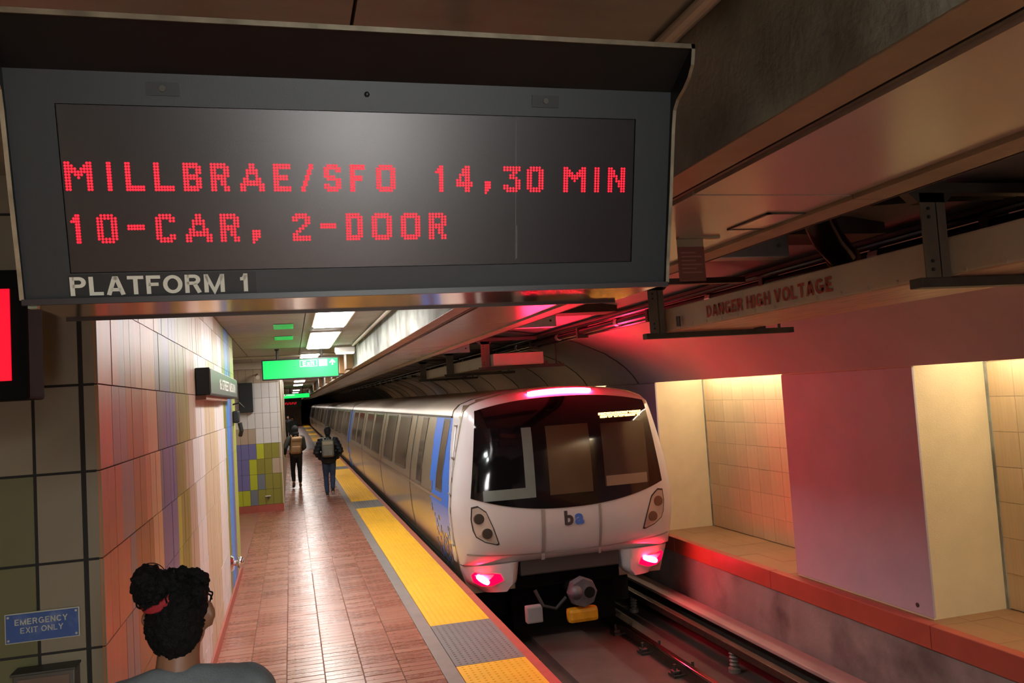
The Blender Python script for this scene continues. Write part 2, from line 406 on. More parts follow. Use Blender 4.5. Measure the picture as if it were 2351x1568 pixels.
for zi, z0 in enumerate(ZL[:-1]):
    z1 = ZL[zi+1]; y = 3.85
    for code, ye in ROWS[z0]:
        n = max(1, round((ye-y)/0.152)); d = (ye-y)/n
        for k in range(n): all_t.append((y+k*d, y+(k+1)*d, z0, z1, code))
        y = ye
def in_view(y, z):
    p = Vector((WX, y, z-CAM_H)); c = p.dot(_f)
    if c <= 0.1: return 0
    px, py = 1175.5+FPX*p.dot(_r)/c, 784-FPX*p.dot(_u)/c
    return 1 if (225 < px < 2351 and 690 < py < 1568) else 0
def tsize(t):
    c = t[0]+0.01
    return in_view((t[0]+t[1])/2, (t[2]+t[3])/2)/(c*c)*(t[3]-t[2])
all_t.sort(key=tsize, reverse=True)
rest = MB(); codes = sorted(glaze); tm = {}
for i, (y0, y1, z0, z1, code) in enumerate(all_t):
    dx = random.uniform(0, 0.0025); g = 0.0035
    if i < 296:
        key = (round(y1-y0, 4), round(z1-z0, 3))
        if key not in tm: tm[key] = MB().box(-0.014, 0, g/2, key[0]-g/2, g/2+.001, key[1]-g/2-.001).mesh('wall_tile')
        inst(tm[key], 'wall_tile', glaze[code], (WX-dx, y0, z0), wall_left)
    else:
        rest.cur = codes.index(code); rest.box(WX-0.014, WX-dx, y0+g/2, y1-g/2, z0+g/2, z1-g/2)
ro = rest.obj('wall_tiles_beyond', [glaze[c] for c in codes], wall_left); ro['kind'] = 'stuff'
# the end of that wall, facing the stairs: large shaded tiles with wide dark joints
EY = 3.85
MB().box(-3.0, WX-0.004, EY+0.006, EY+0.014, 0.0, 3.4).obj('joint_backing', grout_dark, wall_left)
xs = [(-0.841, -0.797), (-0.787, -0.785)]
xb = [-0.854, -1.034, -1.214, -1.394, -1.574, -1.754, -1.934]
for zi in range(len(ZL)-1):
    z0, z1 = ZL[zi], ZL[zi+1]
    spans = [(-0.841, -0.797), (-0.790, -0.784)]+[(b+0.0065, a-0.0065) for a, b in zip(xb, xb[1:])]
    for si, (a, b) in enumerate(spans):
        key = ('e', round(b-a, 4), round(z1-z0, 3))
        if key not in tm: tm[key] = MB().box(0, key[1], 0, 0.012, 0.005, key[2]-0.006).mesh('end_tile')
        code = 'Q' if (si >= 3 and z0 < 2.0) or (si >= 4) else 'D'
        inst(tm[key], 'end_tile', glaze[code], (a, EY+random.uniform(0, .002), z0), wall_left)
bb = struct(MB().box(WX-0.01, WX+0.016, 3.84, 12.75, 0, 0.118).obj('baseboard_left', red_edge))

# ------------------------------------------------------------------ tiled wall beyond the alcove
FY = 19.76; FXE = -0.245
wall_far = struct(MB().box(-3.0, FXE-0.006, FY+0.012, 36.0, 0, 3.4).obj('wall_left_far', grout))
fx = [FXE, -0.296, -0.462, -0.628, -0.794, -0.96, -1.126, -1.292, -1.458]
fz = [0.16+0.345*i for i in range(10)]; fz[-1] = 3.235
FC = ['OOOOGL', 'OOOGLV', 'TTOOLV', 'TOOLVV', 'WWWWTT', 'WWWWWW', 'WWWWWW', 'WWWWWW', 'TTTTTT']
for r in range(9):
    for c in range(8):
        code = (FC[r]+FC[r][-1]*3)[c]; code = 'Y' if code == 'O' else ('B' if code == 'G' else code)
        x1, x0 = fx[c], fx[c+1]
        key = ('f', round(x1-x0, 4), round(fz[r+1]-fz[r], 3))
        if key not in tm: tm[key] = MB().box(0.003, key[1]-0.003, 0, 0.014, 0.003, key[2]-0.003).mesh('far_tile')
        inst(tm[key], 'far_tile', glaze[code], (x0, FY+random.uniform(0, .003), fz[r]), wall_far)
MB().box(FXE-0.006, FXE-0.001, FY+0.02, 36.0, 0, 3.4).obj('side_cladding', mat('side_cladding', '#b7a488', 0.5, var=0.1), wall_far)
MB().box(-1.9, FXE, FY-0.002, FY+0.02, 3.24, 3.4).obj('plaster_band', cream_paint, wall_far)
MB().box(FXE-0.008, FXE+0.012, FY-0.004, FY+0.05, 0, 3.24).obj('corner_bead', mat('aluminium_bead', '#c9bda6', 0.4, metal=0.3), wall_far)
struct(MB().box(-1.5, FXE+0.004, FY-0.014, FY+0.014, 0, 0.158).obj('baseboard_left_far', red_edge))
struct(MB().box(-3.0, -1.25, 36.0, YEND-0.5, 0, 3.4).obj('wall_left_distant', mat('alcove_plaster', '#b8a98e', 0.7, var=0.1)))
struct(MB().box(-3.0, -1.85, 12.74, 19.78, 0, 3.4).obj('wall_alcove', mat('alcove_plaster', '#b8a98e', 0.7, var=0.1)))

# ------------------------------------------------------------------ ceiling over the platform
ceiling = struct(MB().box(-3.0, 1.3, -9.0, YEND, 3.41, 3.6).obj('ceiling', grout_dark))
cm = MB().box(0.005, 0.985, 0.006, 2.434, -0.012, 0.02).mesh('ceiling_panel')
for i in range(-1, 2):
    for j in range(-4, 20):
        inst(cm, 'ceiling_panel', ceiling_mat, (-0.78+0.99*i, 5.4+2.44*j, 3.402), ceiling)
MB().box(-0.8, 1.2, 54.2, YEND, 3.39, 3.42).obj('far_ceiling', ceiling_mat, ceiling)

# ------------------------------------------------------------------ concrete beam and enamelled soffit over the platform edge
SZ = 3.0
beam = struct(MB().box(1.2, 1.335, -9, 15.2, SZ, 3.5).box(1.24, 1.335, 15.2, YEND, SZ, 3.5).box(1.335, 2.2, -9, YEND, SZ+0.09, 3.5).obj('trim_1', concrete))
MB().box(1.203, 1.33, -9, YEND, SZ-0.004, SZ+0.03).obj('lower_strip', enamel_trim, beam)
MB().box(1.335, 1.395, -9, YEND, SZ+0.05, SZ+0.1).obj('slot', black_rubber, beam)
MB().box(1.357, 1.372, -9, YEND, SZ+0.004, SZ+0.06).obj('slot_rail', steel_dark, beam)
pm = MB().box(1.398, 2.045, 0.004, 1.612, SZ, SZ+0.09).mesh('soffit_panel')
tmn = MB().box(2.052, 2.2, 0.004, 3.236, SZ-0.015, SZ+0.09).mesh('soffit_trim')
for k in range(-6, 40):
    inst(pm, 'soffit_panel', enamel, (0, 2.6+1.62*k, random.uniform(-.001, .001)), beam)
    if k % 2 == 0: inst(tmn, 'soffit_trim', enamel_trim, (0, 2.6+1.62*k, 0), beam)
MB().box(1.398, 2.2, 67.4, YEND, SZ-.01, SZ+.09).obj('far_soffit', enamel, beam)
MB().box(2.048, 2.052, -9, YEND, SZ+0.02, SZ+0.09).obj('soffit_joint', black_rubber, beam)
MB().box(2.19, 2.21, -9, YEND, SZ-0.015, 3.45).obj('beam_side', concrete_dark, beam)
# pilaster blocks on the beam further along
for k, y in enumerate((16.6, 19.0, 22.5, 27.0, 33.0, 41.0)):
    MB().cbox(1.1, 1.25, y, y+0.7, SZ+0.01, 3.4, 0.01).obj('beam_block', mat('beam_block', '#b58a5c', 0.4, var=0.15), beam)

# ------------------------------------------------------------------ trackway vault
VP = [(2.2, 3.38), (2.8, 3.37), (3.5, 3.33), (4.1, 3.235), (4.6, 3.09), (5.05, 2.89), (5.25, 2.76), (5.4, 2.64), (5.53, 2.50), (5.62, 2.36)]
mb = MB()
prof = VP+[(5.70, 2.36), (5.70, 3.6), (2.2, 3.6)]
mb.prism([(x, -9, z) for x, z in prof], (0, YEND+9, 0))
vault = struct(mb.obj('ceiling_vault', vault_paint)); shade(vault, 0.5)
def rib_mesh(w, d):
    m2 = MB(); n = len(VP)
    for y in (0, w):
        m2.v += [(x, y, z+0.01) for x, z in VP]+[(x-d*(0.2 if i < 4 else 0.75), y, z-d) for i, (x, z) in enumerate(VP)]
    for i in range(n-1):
        m2.face((i, i+1, n+i+1, n+i)); m2.face((2*n+i, 3*n+i, 3*n+i+1, 2*n+i+1)); m2.face((n+i, n+i+1, 3*n+i+1, 3*n+i))
    return m2.mesh('vault_rib')
rm = rib_mesh(0.03, 0.008); joint_mat = mat('vault_joint', '#3a302c', 0.8)
for k in range(0, 40):
    inst(rm, 'vault_joint', joint_mat, (0, 12.8+2.44*k, 0), vault)

# ------------------------------------------------------------------ far side: ledge, recessed bays, columns
wall_right = struct(MB().box(6.512, 6.8, -6, YEND, -0.1, 2.75).obj('wall_right', mat('bay_grout', '#7f7158', 0.9)))
struct(MB().box(5.70, 6.8, -6, YEND, 2.67, 2.8).obj('ceiling_bays', cream_paint))
bt = MB().box(-0.012, 0, 0.002, 0.293, 0.002, 0.333).mesh('bay_tile')
BAYS = [(-2.7+5.7*k, 0.85+5.7*k) for k in range(9)]
for (a, b) in BAYS[1:3]:
    for c in range(12):
        for r in range(8):
            inst(bt, 'bay_tile', glaze['C'], (6.512-random.uniform(0, .0025), a+c*0.2955, 0.01+0.335*r), wall_right)
for (a, b) in BAYS[3:]+BAYS[:1]:
    MB().box(6.5, 6.514, a, b, 0.01, 2.66).obj('bay_facing', glaze['C'], wall_right)
    # bays further along are hidden behind the train
pil_front = mat('column_paint', '#b4a8b4', 0.7, var=0.06, scale=2.5, bump=0.25, bscale=120)
pil_side = mat('column_render', '#d9c9a4', 0.75, var=0.06, scale=4, bump=0.3, bscale=90)
pillars = []
for i, y0 in enumerate([0.85+5.7*k for k in range(9)]):
    lab = {1: 'broad lavender column with a cream end face between two lit bays', 2: 'cream column face standing beside the end of the train'}.get(i, 'broad column on the far ledge hidden by the train')
    t = thing('column', lab, 'column', (6.0, y0, 0), 'columns along the far ledge')
    MB().box(5.66, 6.512, y0+0.02, y0+2.15, 0.0, 2.66).obj('shaft', pil_side, t)
    MB().cbox(5.645, 5.67, y0, y0+2.15, 0.02, 2.352, 0.006).obj('front_panel', pil_front, t)
    MB().tube([(5.647, y0+0.2, 0.10), (5.640, y0+0.2, 0.10)], 0.022, 10).obj('foot_bolt', steel_dark, t)
    MB().box(6.49, 6.515, y0-0.012, y0+0.03, 0, 2.6).obj('side_bead', concrete, t)
ledge = struct(MB().box(5.53, 6.8, -6, YEND, -1.25, -0.02).obj('floor_ledge', mat('ledge_concrete', '#8d7f7a', 0.85, var=0.3, scale=1.6, bump=0.4, bscale=25, col2='#5a4f4c', c2pos=(0.48, 0.7), c2scale=1.4)))
pv = MB().box(0.002, 0.298, 0.002, 0.598, -0.02, 0.0).mesh('ledge_paver'); pav_mat = mat('ledge_paving', '#96714f', 0.55, var=0.1, scale=3, rand=0.06)
for i in range(3):
    for j in range(22):
        inst(pv, 'ledge_paver', pav_mat, (5.61+0.3*i, 1.0+0.6*j, random.uniform(-.001, .001)), ledge)
nz = MB().cbox(0, 0.11, 0.003, 2.597, -0.215, 0.004, 0.008).mesh('nosing')
nos = mat('nosing_tile', '#a9503e', 0.45, var=0.10, scale=4, stretch=(1, 1, 1))
for j in range(-2, 14): inst(nz, 'nosing', nos, (5.50, 3.85+2.6*j, 0), ledge)

# ------------------------------------------------------------------ track bed
bed = struct(MB().box(1.9, 5.6, -6, YEND, -1.4, -1.2).obj('floor_track', mat('track_bed', '#40352f', 0.75, var=0.35, scale=2.0, bump=0.4, bscale=25)))
MB().box(3.15, 3.9, -6, YEND, -1.2, -1.13).obj('walk_strip', concrete_dark, bed)
struct(MB().box(-1.3, 1.2, 104.0, 104.3, 0, 3.4).obj('wall_back_platform', mat('end_brown', '#9a7a66', 0.6, var=0.1)))
end = struct(MB().box(-3, 7, YEND-0.4, YEND, -1.4, 3.8).obj('wall_back', mat('tunnel_dark', '#191614', 0.9)))
struct(MB().box(-3.1, -3.0, -9, 3.9, 0, 3.5).obj('wall_stairs', mat('alcove_plaster', '#b8a98e', 0.7)))
struct(MB().box(-3.1, 7, -9.1, -9, -1.4, 3.8).obj('wall_front', mat('tunnel_dark', '#191614', 0.9)))

# unseen light box added for glare on the big display and near fill
mc = thing('glare_light_box', 'tall unseen light box added behind the stairs for glare on the display', 'added light box', (1.12, -8.85, 0))
MB().cbox(0.72, 1.52, -8.98, -8.82, 0.1, 1.95, 0.02).obj('case', steel, mc)
MB().box(0.86, 1.38, -8.82, -8.812, 0.25, 1.85).obj('lit_face', mat('glare_face', '#f4f2ee', 0.4, emit=(1.0, 0.96, 0.92), estr=26.0), mc)
for x in (0.8, 1.36): MB().box(x, x+0.08, -8.95, -8.87, 0, 0.1).obj('foot', steel_dark, mc)

# ------------------------------------------------------------------ train
TX = 3.63                      # centre line of the track
HW = [(-0.34, 1.40), (0.0, 1.515), (0.4, 1.575), (0.8, 1.60), (1.2, 1.555), (1.6, 1.475), (2.05, 1.37)]
def hw(z): return interp(HW, z)
ROOF = [(1.37, 2.05), (1.345, 2.13), (1.27, 2.205), (1.08, 2.275), (0.78, 2.335), (0.42, 2.378), (0.0, 2.395)]
train_white = mat('train_white', '#c0bcbd', 0.3, var=0.03, scale=2, coat=0.4)
train_steel = mat('train_steel', '#b0a28c', 0.26, metal=0.75, var=0.10, scale=2.0, stretch=(3, 0.5, 1))
train_roof = mat('train_roof', '#c4b8aa', 0.36, metal=0.5, var=0.08, scale=1.0)
train_blue = mat('train_blue', '#2f6fd2', 0.32, coat=0.3)
train_purple = mat('train_purple', '#6a5a9c', 0.35)
seam_mat = mat('door_gasket', '#17140f', 0.6)
side_glass = mat('side_glass', '#4a4038', 0.12, var=0.15, scale=2)
front_glass = mat('front_glass', '#0b080a', 0.07)
cab_brown = mat('cab_and_reflection_brown', '#4a3b2c', 0.15, var=0.25, scale=1.5)
cab_grey = mat('cab_interior_grey', '#66706c', 0.2, var=0.2, scale=2)
gutter = mat('gutter', '#4c443c', 0.5)
red_lens = mat('red_lens', '#c00818', 0.2, emit=(1.0, 0.0, 0.03), estr=2.0)
red_hot = mat('red_lamp_hot', '#ffffff', 0.3, emit=(1.0, 0.012, 0.045), estr=TRAIN_TAIL)
bar_hot = mat('red_bar_hot', '#ffffff', 0.3, emit=(1.0, 0.012, 0.045), estr=TRAIN_BAR)
amber_led = mat('amber_led', '#ffb060', 0.4, emit=(1.0, 0.42, 0.06), estr=26.0)
under = mat('underframe', '#120f0e', 0.8, var=0.3, spec=0.2)

def profile():
    left = [(-hw(z), z) for z in (-0.34, -0.15, 0.0, 0.2, 0.4, 0.6, 0.8, 1.0, 1.2, 1.4, 1.6, 1.8, 2.05)]
    roofl = [(-x, z) for x, z in ROOF[1:]]
    right = [(-x, z) for x, z in reversed(left+roofl[:-1])]
    return left+roofl+right
PROF = profile()
NOSE_C = (0.0, 0.95)
def nose_boundary(ang):
    """distance from the nose centre to the body outline in a direction"""
    dx, dz = math.cos(ang), math.sin(ang); best = 9.0
    pts = [(x, max(z, 0.02)) for x, z in PROF]; n = len(pts)
    for i in range(n):
        (x0, z0), (x1, z1) = pts[i], pts[(i+1) % n]
        ex, ez = x1-x0, z1-z0; det = dx*(-ez)+ex*dz
        if abs(det) < 1e-9: continue
        bx, bz = x0-NOSE_C[0], z0-NOSE_C[1]
        t = (bx*(-ez)+ex*bz)/det; s = (dx*bz-dz*bx)/det
        if t > 0 and -1e-6 <= s <= 1+1e-6: best = min(best, t)
    return best
NB = [nose_boundary(2*math.pi*k/180) for k in range(181)]
def nose_r(x, z):
    a = math.atan2(z-NOSE_C[1], x-NOSE_C[0]) % (2*math.pi); k = a/(2*math.pi)*180; i = int(k); f = k-i
    b = NB[i]*(1-f)+NB[min(i+1, 180)]*f
    return math.hypot(x-NOSE_C[0], z-NOSE_C[1])/b
NY = 10.80
def rake(z): return 0.10*max(0.0, (z-1.0)/1.3)**2+0.10*max(0, (0.55-z)/0.9)
def nose_y(x, z, off=0.0):
    r = nose_r(x, max(z, 0.15)); rr = min(0.9995, r)
    return NY+0.42*(1-(1-rr**4)**0.25)+rake(z)-off
def nose_pt(x, z, off=0.0): return (TX+x, nose_y(x, z, off), z)

car1 = thing('train_car', 'white-nosed end car of the train with a glowing red light bar', 'train car', (TX, NY, -1.0), 'coupled cars of the train')
CAR1_END = 31.7
def body(name, y0, y1, parent, m=None):
    mb = MB(); n = len(PROF)
    for y in (y0, y1): mb.v += [(TX+x, y, z) for x, z in PROF]
    for i in range(n): mb.face((i, (i+1) % n, n+(i+1) % n, n+i))
    mb.face(tuple(range(n))); mb.face(tuple(range(n, 2*n)))
    o = mb.obj(name, m or train_steel, parent); shade(o, 0.5); return o
def side_patch(mb, side, y0, y1, z0, z1, off, nz=5, ny=1):
    """a patch that follows the curved side of the body"""
    def fn(u, v):
        z = z0+(z1-z0)*v; return (TX+side*(hw(z)+off), y0+(y1-y0)*u, z)
    return mb.grid(fn, ny, nz)
def window(name, y0, y1, z0, z1, parent, sides=(-1, 1), m=None, off=0.006):
    for s in sides:
        mb = MB(); side_patch(mb, s, y0, y1, z0, z1, off); o = mb.obj(name, m or side_glass, parent, fix=False); shade(o); win = o
        fr = MB(); b = 0.035
        for (a, c, d, e) in ((y0-b, y0, z0-b, z1+b), (y1, y1+b, z0-b, z1+b), (y0, y1, z0-b, z0), (y0, y1, z1, z1+b)): side_patch(fr, s, a, c, d, e, off+0.003)
        fr.obj('window_frame', mat('window_frame', '#6d655b', 0.4, metal=0.5), win, fix=False)
def seam(y, parent, w=0.05, z0=-0.12, z1=2.04, sides=(-1, 1), m=None):
    for s in sides:
        mb = MB(); side_patch(mb, s, y-w/2, y+w/2, z0, z1, 0.008, 9); mb.obj('door_gasket', m or seam_mat, parent, fix=False)
def car_common(y0, y1, parent):
    roof = MB()
    R = [(x, z+0.006) for x, z in ([(-1.37, 2.05)]+[(-a, b) for a, b in ROOF[1:]]+[(a, b) for a, b in reversed(ROOF[:-1])])]
    for y in (y0, y1): roof.v += [(TX+x*1.004, y, z) for x, z in R]
    n = len(R)
    for i in range(n-1): roof.face((i, i+1, n+i+1, n+i))
    o = roof.obj('roof', train_roof, parent, fix=False); shade(o, 0.6)
    for s in (-1, 1):
        mb = MB(); side_patch(mb, s, y0, y1, 2.03, 2.06, 0.012, 1); mb.obj('gutter', gutter, parent, fix=False)
        mb = MB(); side_patch(mb, s, y0, y1, 0.84, 0.885, 0.006, 1); mb.obj('rub_strip', mat('rub_strip', '#7a6250', 0.5), parent, fix=False)
        mb = MB(); side_patch(mb, s, y0, y1, -0.075, -0.02, 0.035, 1); mb.obj('sill_bar', steel, parent, fix=False)
    MB().box(TX-1.3, TX+1.3, y0+0.3, y1, -0.95, -0.3).obj('underframe', under, parent)

body('body', NY+0.40, CAR1_END, car1)
car_common(NY+1.1, CAR1_END, car1)
# nose shell
mb = MB(); NA, NR = 96, 14
mb.v.append((TX+NOSE_C[0], nose_y(NOSE_C[0], NOSE_C[1]), NOSE_C[1]))
for j in range(1, NR+1):
    r = 1-(1-j/NR)**1.6
    for k in range(NA):
        a = 2*math.pi*k/NA; b = nose_boundary(a)
        x, z = NOSE_C[0]+r*b*math.cos(a), NOSE_C[1]+r*b*math.sin(a)
        yy = NY+0.42*(1-(1-min(1.0, r)**4)**0.25)+rake(z)
        mb.v.append((TX+x, yy, z))
for k in range(NA): mb.face((0, 1+k, 1+(k+1) % NA))
for j in range(NR-1):
    for k in range(NA):
        a = 1+j*NA+k; c = 1+j*NA+(k+1) % NA; mb.face((a, c, c+NA, a+NA))
# wrap round on to the sides
last = 1+(NR-1)*NA
base = len(mb.v)
for k in range(NA):
    x, y, z = mb.v[last+k]; lx = (x-TX)
    mb.v.append((TX+lx*1.004, NY+0.55+0.42*smoothstep(0.9, 2.1, z)+0.18*smoothstep(0.7, 0.0, z), z+(0.006 if z > 2 else 0)))
for k in range(NA):
    c = (k+1) % NA; mb.face((last+k, last+c, base+c, base+k))
o = mb.obj('nose_shell', train_white, car1); shade(o, 0.6)
# skirts either side of the coupler pocket
for s in (-1, 1):
    def fn(u, v):
        z = 0.06-0.38*v; inner = 0.74+0.05*v+0.10*smoothstep(0.7, 1, v); outer = hw(z)-0.01-0.16*smoothstep(0.55, 1, v)
        x = inner+(outer-inner)*u
        e = (2*u-1)
        return (TX+s*x, NY+0.06+rake(0.06-0.38*v)+0.42*(1-(1-min(.999, abs(x/(outer+0.01)))**4)**0.25)+0.10*max(0, 0.1-u)/0.1, z)
    mb = MB().grid(fn, 16, 8); b0 = len(mb.v)
    mb.v += [(p[0], NY+0.75, p[2]) for p in mb.v[:b0]]
    w1 = 17
    ring = [i for i in range(w1)]+[j*w1+16 for j in range(1, 9)]+[8*w1+i for i in range(15, -1, -1)]+[j*w1 for j in range(7, 0, -1)]
    for i in range(len(ring)):
        a, c = ring[i], ring[(i+1) % len(ring)]; mb.face((a, c, c+b0, a+b0))
    o = mb.obj('skirt', train_white, car1); shade(o, 0.7)
    def sk(x, z, off):
        return (TX+s*x, NY+0.06+rake(z)+0.42*(1-(1-min(.999, abs(x/(hw(z)))) **4)**0.25)-off, z)
    # tail lamp: red almond lens with a white-hot lamp in it
    out = [(0.98, -0.16), (1.02, -0.07), (1.12, -0.05), (1.24, -0.055), (1.36, -0.02), (1.40, -0.06), (1.37, -0.16), (1.27, -0.215), (1.12, -0.215)]
    L = MB().poly([sk(x, z, 0.012) for x, z in out]).obj('tail_lens', red_lens, car1, fix=False)
    a, c = (1.31, -0.085), (1.20, -0.165)
    if s > 0: a, c = (1.08, -0.085), (1.25, -0.15)
    P = [Vector(sk(a[0]+(c[0]-a[0])*t/6, a[1]+(c[1]-a[1])*t/6, 0.016)) for t in range(7)]
    mb = MB().tube(P, [0.034, 0.04, 0.042, 0.042, 0.042, 0.04, 0.034], 10); mb.ellip(P[0], (.034,)*3).ellip(P[-1], (.034,)*3)
    o = mb.obj('tail_lamp', red_hot, L); shade(o)
# windscreen
def ws(u, v, off):
    s = 2*u-1; x = s*(1.385-0.15*v); zb = 0.745+0.23*abs(s)**2.2; zt = 2.255-0.13*abs(s)**2.4
    return nose_pt(x, zb+(zt-zb)*v, off)
mb = MB().grid(lambda u, v: ws(u, v, 0.010), 30, 14); o = mb.obj('windscreen', front_glass, car1, fix=False); shade(o)
def pane(name, x0, x1, z0, z1, m, off=0.013, nx=6, nzz=6, parent=None):
    mb = MB().grid(lambda u, v: nose_pt(x0+(x1-x0)*u, z0+(z1-z0)*v, off), nx, nzz); o = mb.obj(name, m, parent or car1, fix=False); shade(o); return o
pane('door_window', -0.30, 0.32, 0.93, 1.86, cab_brown)  # pane colours paint in the cab interior and reflections on the glass
pane('cab_window', 0.50, 1.17, 0.98, 1.84, mat('cab_and_reflection_dim', '#3a3027', 0.12, var=0.2, scale=1.5))
pane('cab_window', -1.26, -0.52, 1.02, 1.88, mat('cab_dark', '#100d10', 0.06))
pane('cab_pillar', -0.64, -0.50, 0.92, 1.86, cab_grey, 0.015)
pane('cab_desk', -1.22, -0.62, 0.92, 1.06, cab_grey, 0.015)
pane('cab_desk', 0.52, 1.14, 0.98, 1.12, mat('cab_desk', '#7a6858', 0.3), 0.015)
# red marker bar across the brow
P = [Vector(nose_pt(-0.46+0.92*t/12, 2.335-0.022*abs(2*t/12-1)**2, 0.03)) for t in range(13)]
mb = MB().tube(P, [0.022]+[0.028]*11+[0.022], 10); o = mb.obj('light_bar', bar_hot, car1); shade(o)
mb = MB()
for t in range(12):
    a, c = P[t], P[t+1]
    mb.quad((a.x, a.y+0.022, a.z-0.05), (c.x, c.y+0.022, c.z-0.05), (c.x, c.y+0.022, c.z+0.04), (a.x, a.y+0.022, a.z+0.04))
mb.obj('light_bar_housing', mat('bar_housing', '#5a0a10', 0.4), car1, fix=False)
# amber destination display behind the glass
x = 0.50; dest = MB(); random.seed(3)
for ln, (zt, h) in enumerate(((1.985, 0.030), (1.945, 0.030))):
    x = 0.50+0.02*ln
    while x < 1.13:
        wd = random.choice((0.022, 0.03, 0.036)); b = 0.011
        pts = lambda X0, X1, Z0, Z1: dest.quad(nose_pt(X0, Z0, 0.02), nose_pt(X1, Z0, 0.02), nose_pt(X1, Z1, 0.02), nose_pt(X0, Z1, 0.02))
        pts(x, x+0.008, zt-h, zt); pts(x+0.009, x+wd, zt-0.009, zt)
        if random.random() < .7: pts(x+0.009, x+wd, zt-h, zt-h+0.009)
        if random.random() < .6: pts(x+wd-0.007, x+wd, zt-h, zt)
        x += wd+0.010
dest.obj('destination_display', amber_led, car1, fix=False)
# panel joints, crest line and emergency door outline
line = mat('panel_joint', '#8d8480', 0.5)
def nose_line(name, pts, w, m, off=0.008, parent=None):
    mb = MB()
    for (x0, z0), (x1, z1) in zip(pts, pts[1:]):
        d = Vector((x1-x0, z1-z0)); n = Vector((-d.y, d.x)).normalized()*w/2
        mb.quad(nose_pt(x0-n.x, z0-n.y, off), nose_pt(x1-n.x, z1-n.y, off), nose_pt(x1+n.x, z1+n.y, off), nose_pt(x0+n.x, z0+n.y, off))
    return mb.obj(name, m, parent or car1, fix=False)
nose_line('door_joint', [(-0.42, 0.75-0.03*k) for k in range(24)], 0.05, line)
nose_line('door_joint', [(0.40, 0.75-0.03*k) for k in range(24)], 0.035, line)
nose_line('bumper_crease', [(-1.46+2.92*k/30, 0.235-0.09*(1-abs(2*k/30-1)**2.2)+0.0) for k in range(31)], 0.02, line)
# head lamps
for s in (-1, 1):
    out = [(1.385, 0.86), (1.30, 0.875), (1.19, 0.79), (1.10, 0.56), (1.03, 0.34), (1.06, 0.33), (1.22, 0.38), (1.34, 0.46), (1.38, 0.55), (1.40, 0.70)]
    cx = sum(p[0] for p in out)/len(out); cz = sum(p[1] for p in out)/len(out)
    MB().poly([nose_pt(s*x, z, 0.006) for x, z in out]).obj('headlamp_rim', mat('headlamp_rim', '#2c2522', 0.4), car1, fix=False)
    lens = MB().poly([nose_pt(s*(cx+(x-cx)*0.90), cz+(z-cz)*0.92, 0.011) for x, z in out]).obj('headlamp_lens', mat('headlamp_lens', '#b5aca4', 0.15, metal=0.3, var=0.2, scale=4), car1, fix=False)
    for (x, z, r) in ((1.29, 0.70, 0.075), (1.19, 0.50, 0.075)):
        p = Vector(nose_pt(s*x, z, 0.014))
        mb = MB().tube([p+Vector((0, 0.02, 0)), p-Vector((0, 0.008, 0))], [r, r*0.9], 16); o = mb.obj('reflector', mat('lamp_reflector', '#6f655c', 0.2, metal=0.8), lens)
# operator badge: dark and blue letters on the door panel
for body_t, x, m in (('b', -0.12, mat('badge_black', '#3a3230', 0.4)), ('a', 0.03, mat('badge_blue', '#3c63b4', 0.4))):
    text_obj('badge', body_t, 0.2, m, nose_pt(x, 0.50, 0.012), (1, 0, 0), (0, 0, 1), car1, height=0.20 if body_t == 'b' else 0.15, width=0.13, bold=0.008)
# grab rails and hinges on the white corner
for s in (-1, 1):
    mb = MB()
    def cn(z): return (TX+s*(hw(z)+0.014), NY+0.45+0.2*smoothstep(1.2, 2.1, z), z)
    mb.tube([cn(1.95-0.1*k) for k in range(17)], 0.012, 6); mb.obj('grab_rail', train_white, car1)
    for z in (1.93, 1.5, 1.02, 0.33):
        p = Vector(cn(z)); MB().cbox(p.x-0.02, p.x+0.02, p.y-0.05, p.y+0.05, p.z-0.012, p.z+0.012, 0.004).obj('rail_bracket', mat('bracket_grey', '#8a8480', 0.4), car1)
# blue livery that breaks up into squares towards the sill
for s in (-1, 1):
    mb = MB(); c = 0.065
    z = -0.3
    while z < 2.02:
        edge0 = NY+0.56+0.42*smoothstep(0.9, 2.1, z)+0.18*smoothstep(0.7, 0.0, z)
        y = NY+0.5
        while y < 13.3:
            lim = 12.95-0.30*smoothstep(0.9, 0.2, z)+0.15*smoothstep(1, 2, z)
            pr = 1.0 if z > 0.75 else smoothstep(-0.35, 0.8, z)
            pr *= 1-smoothstep(lim-0.35, lim+0.1, y) if z < 1.0 else (1.0 if y < lim else 0.0)
            if y > edge0-0.03 and random.random() < pr:
                mb.cur = 1 if (z < 0.35 and random.random() < 0.6) else 0
                side_patch(mb, s, max(y, edge0), y+c, z, min(z+c, 2.03), 0.0045, 1)
            y += c
        z += c
    mb.obj('blue_livery', [train_blue, train_purple], car1, fix=False)['kind'] = 'stuff'
window('cab_side_window', 11.98, 12.42, 1.0, 1.98, car1)
window('side_window', 13.95, 14.45, 0.95, 1.98, car1)
for ys in (15.2, 20.3, 25.8): seam(ys, car1)
for a, b in ((15.95, 17.5), (18.1, 19.7), (20.9, 22.7), (23.3, 25.1), (26.4, 28.1), (28.7, 30.4)):
    window('side_window', a, b, 1.06, 1.98, car1)
for s in (-1, 1):
    mb = MB(); side_patch(mb, s, 30.95, CAR1_END, -0.3, 2.03, 0.0045, 8); mb.obj('blue_end_band', train_blue, car1, fix=False)
seam(31.72, car1, 0.1)
